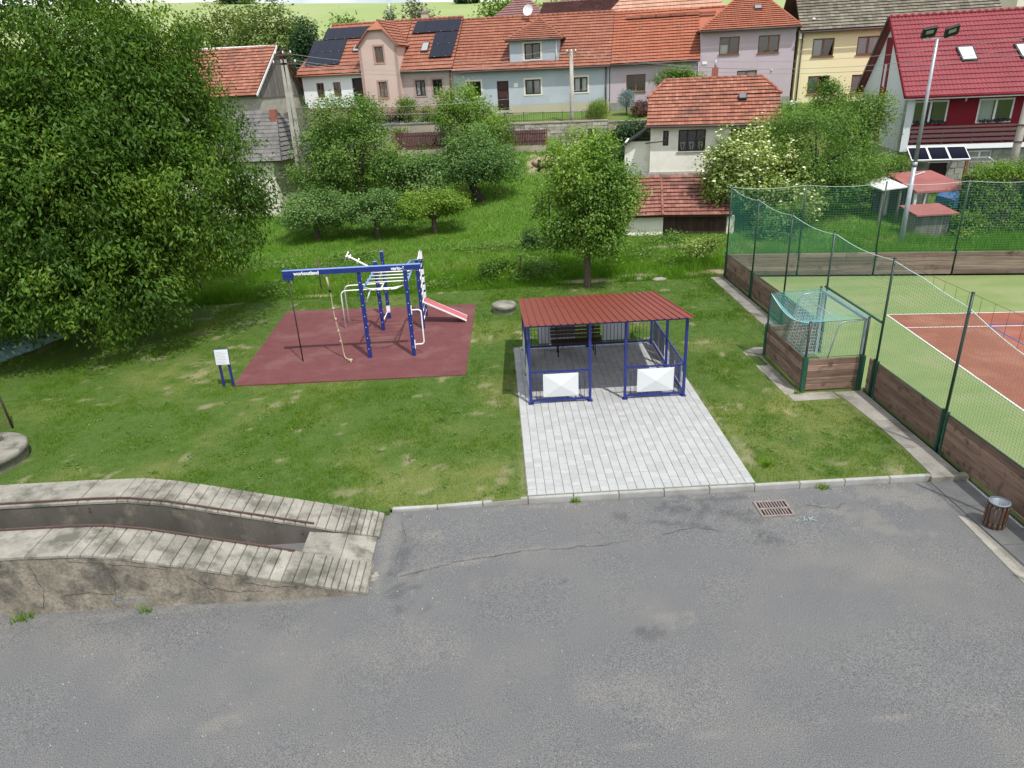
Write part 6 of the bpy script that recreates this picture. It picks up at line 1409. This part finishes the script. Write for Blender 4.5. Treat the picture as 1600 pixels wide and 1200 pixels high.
def hedge(name, label, x0, x1, y0, y1, z1, leaf, n, seed, rz_=0.0, rough=.10, taper=.1):
    c = ((x0+x1)/2, (y0+y1)/2); t = thing(name, label, 'hedge', (*c, groundz(*c))); gz = groundz(*c); P = []; D = []
    for i in range(n):
        f = random.choice('ttfflr'); u, v, w = random.random(), random.random(), random.random()
        p, q = {'t': ((u, v, 1), (0,0,1)), 'f': ((u, 0, w), (0,-1,0)), 'l': ((0, v, w), (-1,0,0)), 'r': ((1, v, w), (1,0,0))}[f]; k = taper*(p[2])
        xx = x0+(x1-x0)*(k*.5+p[0]*(1-k)); yy = y0+(y1-y0)*(k*.5+p[1]*(1-k)); zz = gz+(z1-gz)*p[2]; P.append((xx+random.gauss(0,rough), yy+random.gauss(0,rough), zz+random.gauss(0,rough))); D.append(q)
    P = np.array(P); D = np.array(D, float); V, F, r = leaves(P, 26, (.16,.16,.13), .09, .032, .05, D*.5); npobj('foliage', npmesh('foliage', V-np.array([*c, gz]), F, r), leaf, t)
    MB().box(x0+.25,x1-.25,y0+.25,y1-.25,gz,z1-.25).build('branch_mass','dark_bark',t)
    return t
hedge('hedge', 'trimmed bright green hedge in front of the white gable', 20.6,23.6,40.3,41.6,3.0,'leaf_hedge',330,1)
hedge('tall_hedge', 'tall light green hedge right of the garden hut behind the net', 23.2,25.6,33.6,35.6,3.1,'leaf_hedge',420,2,rough=.2,taper=.35)
hedge('tall_hedge', 'tall dark green hedge at the right edge behind the net', 25.7,29.5,33.8,35.8,3.3,'leaf_mid',420,3,rough=.2,taper=.2)
tree('bush', 'round low bush in the meadow behind the climbing frame', (.05,30.7,0.02), [(0,0,.45,.85,.65,.55)], 150, 30, .075, .026, 'leaf_pear', 'bark', .05, .2, (.12,.12,.12), .0, cat='bush', seed=55, limbs=3)
tree('bush', 'second low green bush right of the round meadow bush', (2.0,30.9,0.03), [(0,0,.25,.9,.6,.38)], 90, 30, .085, .026, 'leaf_mid', 'bark', .05, .15, (.14,.14,.12), .0, cat='bush', seed=57, limbs=3)
tree('sapling', 'thin yellow green sapling near the court corner', G_(9.0,31.0), [(0,0,.95,.8,.6,.3),(.5,0,1.15,.5,.4,.2)], 60, 24, .09, .03, 'leaf_elder', 'dark_bark', .035, .5, (.15,.15,.1), .0, cat='sapling', seed=59, limbs=7)
tree('bush', 'leafy bush under the willow on the grass behind the net', G_(14.6,34.8), [(0,0,.7,1.3,.8,.8)], 150, 28, .10, .032, 'leaf_mid', 'bark', .06, .2, (.2,.2,.15), .1, cat='bush', seed=61, limbs=3)
tree('bush', 'weedy bush between the garden hut and the tall hedge', G_(22.8,33.4), [(0,0,.5,.7,.5,.7)], 90, 28, .10, .03, 'leaf_lime', 'bark', .05, .2, (.18,.18,.15), .1, cat='bush', seed=63, limbs=3)
# gardens along the row of houses (row frame positions)
def R_(s, v, z=None): x, y = row2w(s, v); return (x, y, groundz(x, y) if z is None else z)
tree('topiary', 'dark green dome shaped clipped bush by the white house porch', R_(5.6,-2.4), [(0,0,.75,1.0,1.0,.85)], 200, 26, .08, .03, 'leaf_mid', 'bark', .06, .2, (.12,.12,.12), .0, cat='topiary', seed=65, limbs=3, cull=.2)
tree('shrub', 'dark purple leaved shrub in front of the pink bay', R_(7.9,-3.0), [(0,0,.6,.9,.8,.75)], 130, 26, .09, .03, 'leaf_plum', 'bark', .05, .2, (.16,.16,.14), .1, cat='shrub', seed=67, limbs=3)
tree('shrub', 'light green upright shrub in front of the pink wing', R_(9.4,-3.0), [(0,0,.9,.75,.7,1.1)], 140, 26, .09, .03, 'leaf_lime', 'bark', .05, .2, (.16,.16,.16), .1, cat='shrub', seed=69, limbs=3)
tree('shrub', 'reddish shrub under the right windows of the pink wing', R_(11.4,-3.0), [(0,0,.7,.9,.7,.8)], 120, 26, .09, .03, 'leaf_olive', 'bark', .05, .2, (.16,.16,.16), .1, cat='shrub', seed=71, limbs=3)
tree('flower_bed', 'pale flowering garden bed on the terrace of the pink house', R_(8.4,-4.2), [(0,0,.2,3.0,.7,.3)], 160, 24, .08, .03, 'leaf_blue', 'bark', .03, .1, (.16,.16,.1), .0, cat='flower bed', seed=73, limbs=0)
tree('flower_bed', 'bright green ground cover bed with white flowers on the terrace edge', R_(9.2,-4.6), [(0,0,.15,1.6,.5,.22)], 120, 24, .07, .026, 'leaf_lime', 'bark', .03, .1, (.14,.14,.1), .0, cat='flower bed', seed=75, limbs=0,
     extra=lambda t, C, d, off: [MB().sphere(tuple(C[i]+np.array([0,0,.1])),.07,.07,.06,6,4).build('flower', random.choice(['flower_white','flower_pink']), t) for i in range(14)])
tree('topiary', 'pale blue round spruce topiary on the lilac house garden', R_(26.0,-2.4), [(0,0,1.15,.55,.55,.5)], 130, 24, .06, .02, 'leaf_blue', 'bark', .06, .6, (.09,.09,.09), .0, cat='topiary', seed=77, limbs=3, cull=.2)
tree('topiary', 'dark red round bush beside the pale blue topiary', R_(27.0,-2.8), [(0,0,.45,.6,.6,.55)], 130, 24, .06, .022, 'leaf_red', 'bark', .04, .1, (.1,.1,.1), .0, cat='topiary', seed=79, limbs=3, cull=.2)
tree('topiary', 'dark green round bush right of the dark red bush', R_(28.4,-2.8), [(0,0,.6,.6,.6,.7)], 130, 24, .07, .024, 'leaf_dark', 'bark', .04, .1, (.1,.1,.1), .0, cat='topiary', seed=81, limbs=3, cull=.2)
tree('ornamental_grass', 'clump of tall yellow green grass at the grey house corner', R_(24.0,-3.6), [(0,0,.5,.65,.5,.6)], 120, 26, .30, .012, 'leaf_lime', 'bark', .03, .1, (.2,.2,.15), -.9, cat='ornamental grass', seed=83, limbs=0)
tree('climber_bush', 'leafy green climbing bush against the lilac low wing wall', R_(29.5,-1.2), [(0,0,2.1,1.3,.7,.8),(1.3,0,1.9,.9,.6,.5),(-1.2,0,1.2,.7,.5,.6)], 190, 28, .12, .034, 'leaf_pear', 'bark', .07, 1.0, (.2,.2,.16), .1, cat='bush', seed=85, limbs=7)
tree('shrub', 'green shrub on the terrace below the yellow house', R_(39.4,-3.2), [(0,0,.9,1.3,.8,1.0)], 180, 28, .11, .034, 'leaf_willow', 'bark', .06, .3, (.2,.2,.16), .1, cat='shrub', seed=87, limbs=4)
tree('flower_bed', 'bed of pale pink flowers beside the cottage roof end', R_(37.0,-2.6), [(0,0,.25,.9,.5,.3)], 70, 22, .08, .03, 'leaf_mid', 'bark', .03, .1, (.14,.14,.1), .0, cat='flower bed', seed=89, limbs=0,
     extra=lambda t, C, d, off: [MB().sphere(tuple(C[i]+np.array([0,0,.12])),.10,.10,.07,6,4).build('flower', 'flower_white', t) for i in range(30)])
# trees on the skyline behind the houses
def far(label, s, v, w, h, leaf, ncl, seed, name='tree', cat='tree'):
    b = R_(s, v); tree(name, label, b, [(0,0,h*.58,w*.5,w*.45,h*.42),(-w*.2,0,h*.45,w*.34,w*.3,h*.3),(w*.22,0,h*.5,w*.33,w*.3,h*.3)], ncl, 26, .30, .10, leaf, 'dark_bark', .2, h*.25, (.42,.42,.34), .1, cat=cat, seed=seed, limbs=8)
far('broad light green tree on the hillside left of the barn roof', -22.0, 25, 8.5, 10.2, 'leaf_olive', 330, 91)
far('yellowish green tree behind the barn roof ridge', -15.6, 25, 8.5, 10.4, 'leaf_olive', 330, 93)
far('green tree low behind the left end of the white house roof', -4.8, 22, 5.0, 7.8, 'leaf_mid', 200, 95)
tree('conifer', 'dark blue green conifer between the barn and the white house', R_(-3.2,8), [(0,0,2.6,2.1,2.0,2.6),(0,0,4.8,1.5,1.5,2.0),(0,0,6.6,.9,.9,1.4)], 420, 24, .22, .05, 'leaf_dark', 'dark_bark', .2, 2, (.26,.26,.2), .3, cat='tree', seed=97, limbs=6)
far('small round tree on the field edge behind the solar roof', 2.5, 25, 3.6, 8.6, 'leaf_grey', 170, 99)
tree('conifer', 'thin dark conifer behind the pink bay roof', R_(-1.6,28), [(0,0,6.0,.8,.8,2.6)], 80, 24, .2, .05, 'leaf_dark', 'dark_bark', .12, 3, (.2,.2,.2), .3, cat='tree', seed=101, limbs=3)
far('green tree behind the plum coloured hipped roof', 11.0, 28, 5.0, 9.6, 'leaf_lime', 170, 103); far('yellow green tree behind the grey house dormer', 14.6, 30, 4.5, 8.4, 'leaf_pear', 150, 105); far('dense green tree behind the right end of the grey house', 20.6, 30, 9, 9.8, 'leaf_pear', 240, 107)
for k, (x, y, w_, hh, lab) in enumerate(((-97,315,13,7,'dark distant tree clump on the hill crest at the left'),(70,270,24,9,'dark distant tree clump on the skyline above the lilac roof'),(96,262,26,10,'wide dark distant wood edge above the lilac hipped roof'),(44,285,12,6,'small dark distant tree on the crest over the salmon roof'),(-6,290,5,4,'tiny distant bush on the field crest'))):
    tree('distant_tree', lab, (x,y,groundz(x,y)), [(0,0,hh*.45,w_*.5,w_*.3,hh*.5)], 130, 22, .9, .35, 'leaf_dark', 'dark_bark', .3, 2, (1.1,1.1,.7), .0, cat='tree', seed=110+k, limbs=0)

# ================================================================== GRASS
def blades(name, X, Y, Z, Hh, Wd, dry, m, lean=.5):
    n = len(X); an = rng.uniform(0, 2*np.pi, n); l2 = rng.uniform(0, 2*np.pi, n); ln = Hh*rng.uniform(.1, 1, n)*lean
    a = np.stack([np.cos(an)*Wd, np.sin(an)*Wd, np.zeros(n)], 1)/2; p = np.stack([X, Y, Z-.004], 1); tip = p+np.stack([np.cos(l2)*ln, np.sin(l2)*ln, Hh], 1)
    V = np.stack([p-a, p+a, tip], 1).reshape(-1, 3); F = np.arange(3*n).reshape(-1, 3)
    return npobj(name, npmesh(name, V, F, np.clip(dry, 0, 1)), m, kind='stuff')
def inpoly(x, y, P):
    c = np.zeros(len(x), bool)
    for i in range(len(P)):
        (x0, y0), (x1, y1) = P[i-1], P[i]; k = ((y0 > y) != (y1 > y)) & (x < (x1-x0)*(y-y0)/(y1-y0+1e-12)+x0); c ^= k
    return c
n = 640000; X = rng.uniform(-21, 9.35, n); Y = rng.uniform(12.84, 29.7, n)
w_ = (Y/13.0); keep = rng.random(n) < np.clip(1.25-(Y-13)*.035, .5, 1)
ed = (fbm(X*3, Y*3, 2)-.5)*.10
keep &= ~((X > .36+ed) & (X < 5.42+ed) & (Y < 22.18)); keep &= ~inpoly(X+ed*1.6, Y+ed*1.6, [(-8.55,20.18),(-1.15,20.02),(-.95,27.46),(-8.85,27.9)])
keep &= ~((X > 9.22+ed*2.2) | ((X > 7.72+ed*2) & (Y > 16.95+ed*2) & (Y < 21.1))); keep &= (X > -16) | (Y > 16)
keep &= np.hypot(X+13.45, Y-16) > 1.15; keep &= np.hypot(X-.15, Y-26.3) > .45
keep &= ~((X > -2.66) & (Y < 13.06)); keep &= ~((X < -12) & (Y < 13.1))
X, Y = X[keep], Y[keep]; bl = lbald(X, Y); k = rng.random(len(X)) > bl*1.15+.55*sstep(.60,.40,fbm(X*5+3,Y*5,3)); X, Y = X[k], Y[k]; dr_ = ldry(X, Y); pt = fbm(X*.9+5, Y*.9, 4)
H_ = (.030+.055*sstep(.35,.75,pt)*(1-.6*dr_))*rng.uniform(.6,1.3,len(X)); edge = np.minimum.reduce([np.abs(X-.36), np.abs(X-5.42), np.abs(Y-20.1)+9*((X<-8.8)|(X>-1)), np.abs(Y-13.06)])
H_ += .035*sstep(.18, .0, edge)*rng.random(len(X))
fine = fbm(X*7, Y*7, 3); tone = np.clip(-.02+.34*fbm(X*1.3, Y*1.3+9, 4)+.42*(fine-.2)+dr_*.62*rng.uniform(.3,1.2,len(X))+rng.normal(0,.14,len(X)), 0, 1)
blades('lawn_grass', X, Y, lawnz(X, Y), H_, .010+.008*(Y/29), tone, 'lawn_blade')
n = 330000; X = rng.uniform(-17, 33, n); v = rng.random(n)**1.5; Y = 29.5+v*27; k = (rowv(X, Y) < -5.3) & ~((X > 9.6) & (Y < 29.9-.17*(X-9.8))); X, Y = X[k], Y[k]
bl = mbald(X, Y); k = rng.random(len(X)) > bl*1.05; X, Y = X[k], Y[k]; ro_ = sstep(36.5, 31, Y); pt = fbm(X*.7+2, Y*.7, 4); dr_ = mdry(X, Y)
H_ = (.10+.10*pt+ro_*(.10+.38*sstep(.42,.72,pt)))*rng.uniform(.5,1.3,len(X)); H_ *= sstep(29.2, 30.3, Y)*.8+.2
tone = np.clip(-.08+.45*fbm(X*.8+7, Y*.8, 4)+.45*fbm(X*4, Y*4, 3)+ro_*dr_*.6*rng.random(len(X))-.35*ro_*sstep(.48,.66,fbm(X*.9+21,Y*.9,3))+rng.normal(0,.12,len(X)), 0, 1)
blades('meadow_grass', X, Y, terr(X, Y), H_, .020+.010*(Y-29)/10, tone, 'meadow_blade', .7)
C = np.stack([rng.uniform(-13,10.2,1500), 29.9+rng.random(1500)**1.3*7.0, np.zeros(1500)],1); k = fbm(C[:,0]*.6+13, C[:,1]*.6, 3) > .5; C = C[k]; C[:,2] = terr(C[:,0],C[:,1])+.16
V, F, r = leaves(C, 16, (.22,.16,.12), .14, .035, -.1, None, None, .6); npobj('meadow_weeds', npmesh('meadow_weeds', V, F, r), 'leaf_mid', kind='stuff')
C = np.stack([rng.uniform(-12,9,420), rng.uniform(13.3,29,420), np.full(420,.02)],1); k = ~((C[:,0]>.2)&(C[:,0]<5.6)&(C[:,1]<22.3)) & ~((C[:,0]>-9)&(C[:,0]<-.9)&(C[:,1]>20)&(C[:,1]<28)) & (fbm(C[:,0]*.5+3,C[:,1]*.5,3)>.47) & ~((C[:,0]>7.6)&(C[:,1]>16.8)&(C[:,1]<21.2)); C = C[k]; C[:,2] += lawnz(C[:,0],C[:,1])
V, F, r = leaves(C, 12, (.06,.06,.012), .075, .022, -.05, None, None, .9); npobj('lawn_weeds', npmesh('lawn_weeds', V, F, r), 'leaf_mid', kind='stuff')
# weeds along the kerb and ramp foot
def weed(label, x, y, z, s, n=40, m='lawn_blade'):
    an = rng.uniform(0, 2*np.pi, n); o = blades('weed', x+rng.normal(0,s*.35,n), np.full(n,y)+rng.normal(0,s*.2,n), np.full(n,z), s*rng.uniform(.4,1,n), np.full(n,s*.14), rng.uniform(.1,.7,n), m, 1.2)
    del o['kind']; tagset(o, label, 'weed')
weed('small green weed growing at the kerb foot below the paving', 1.42, 12.90, YZ, .16); weed('weed tuft at the kerb foot right of the drain', 6.85, 12.88, YZ, .18); weed('low weed tuft at the ramp foot near the left edge', -8.95, 10.12, YZ, .22); weed('tiny weed at the ramp foot below the scribble', -6.75, 10.15, YZ, .15)
weed('tall broad leaved weed on the lawn right of the paving', 5.95, 13.75, 0, .22, 60); weed('grass tuft at the foot of the alcove corner post', 8.15, 17.45, 0, .16)
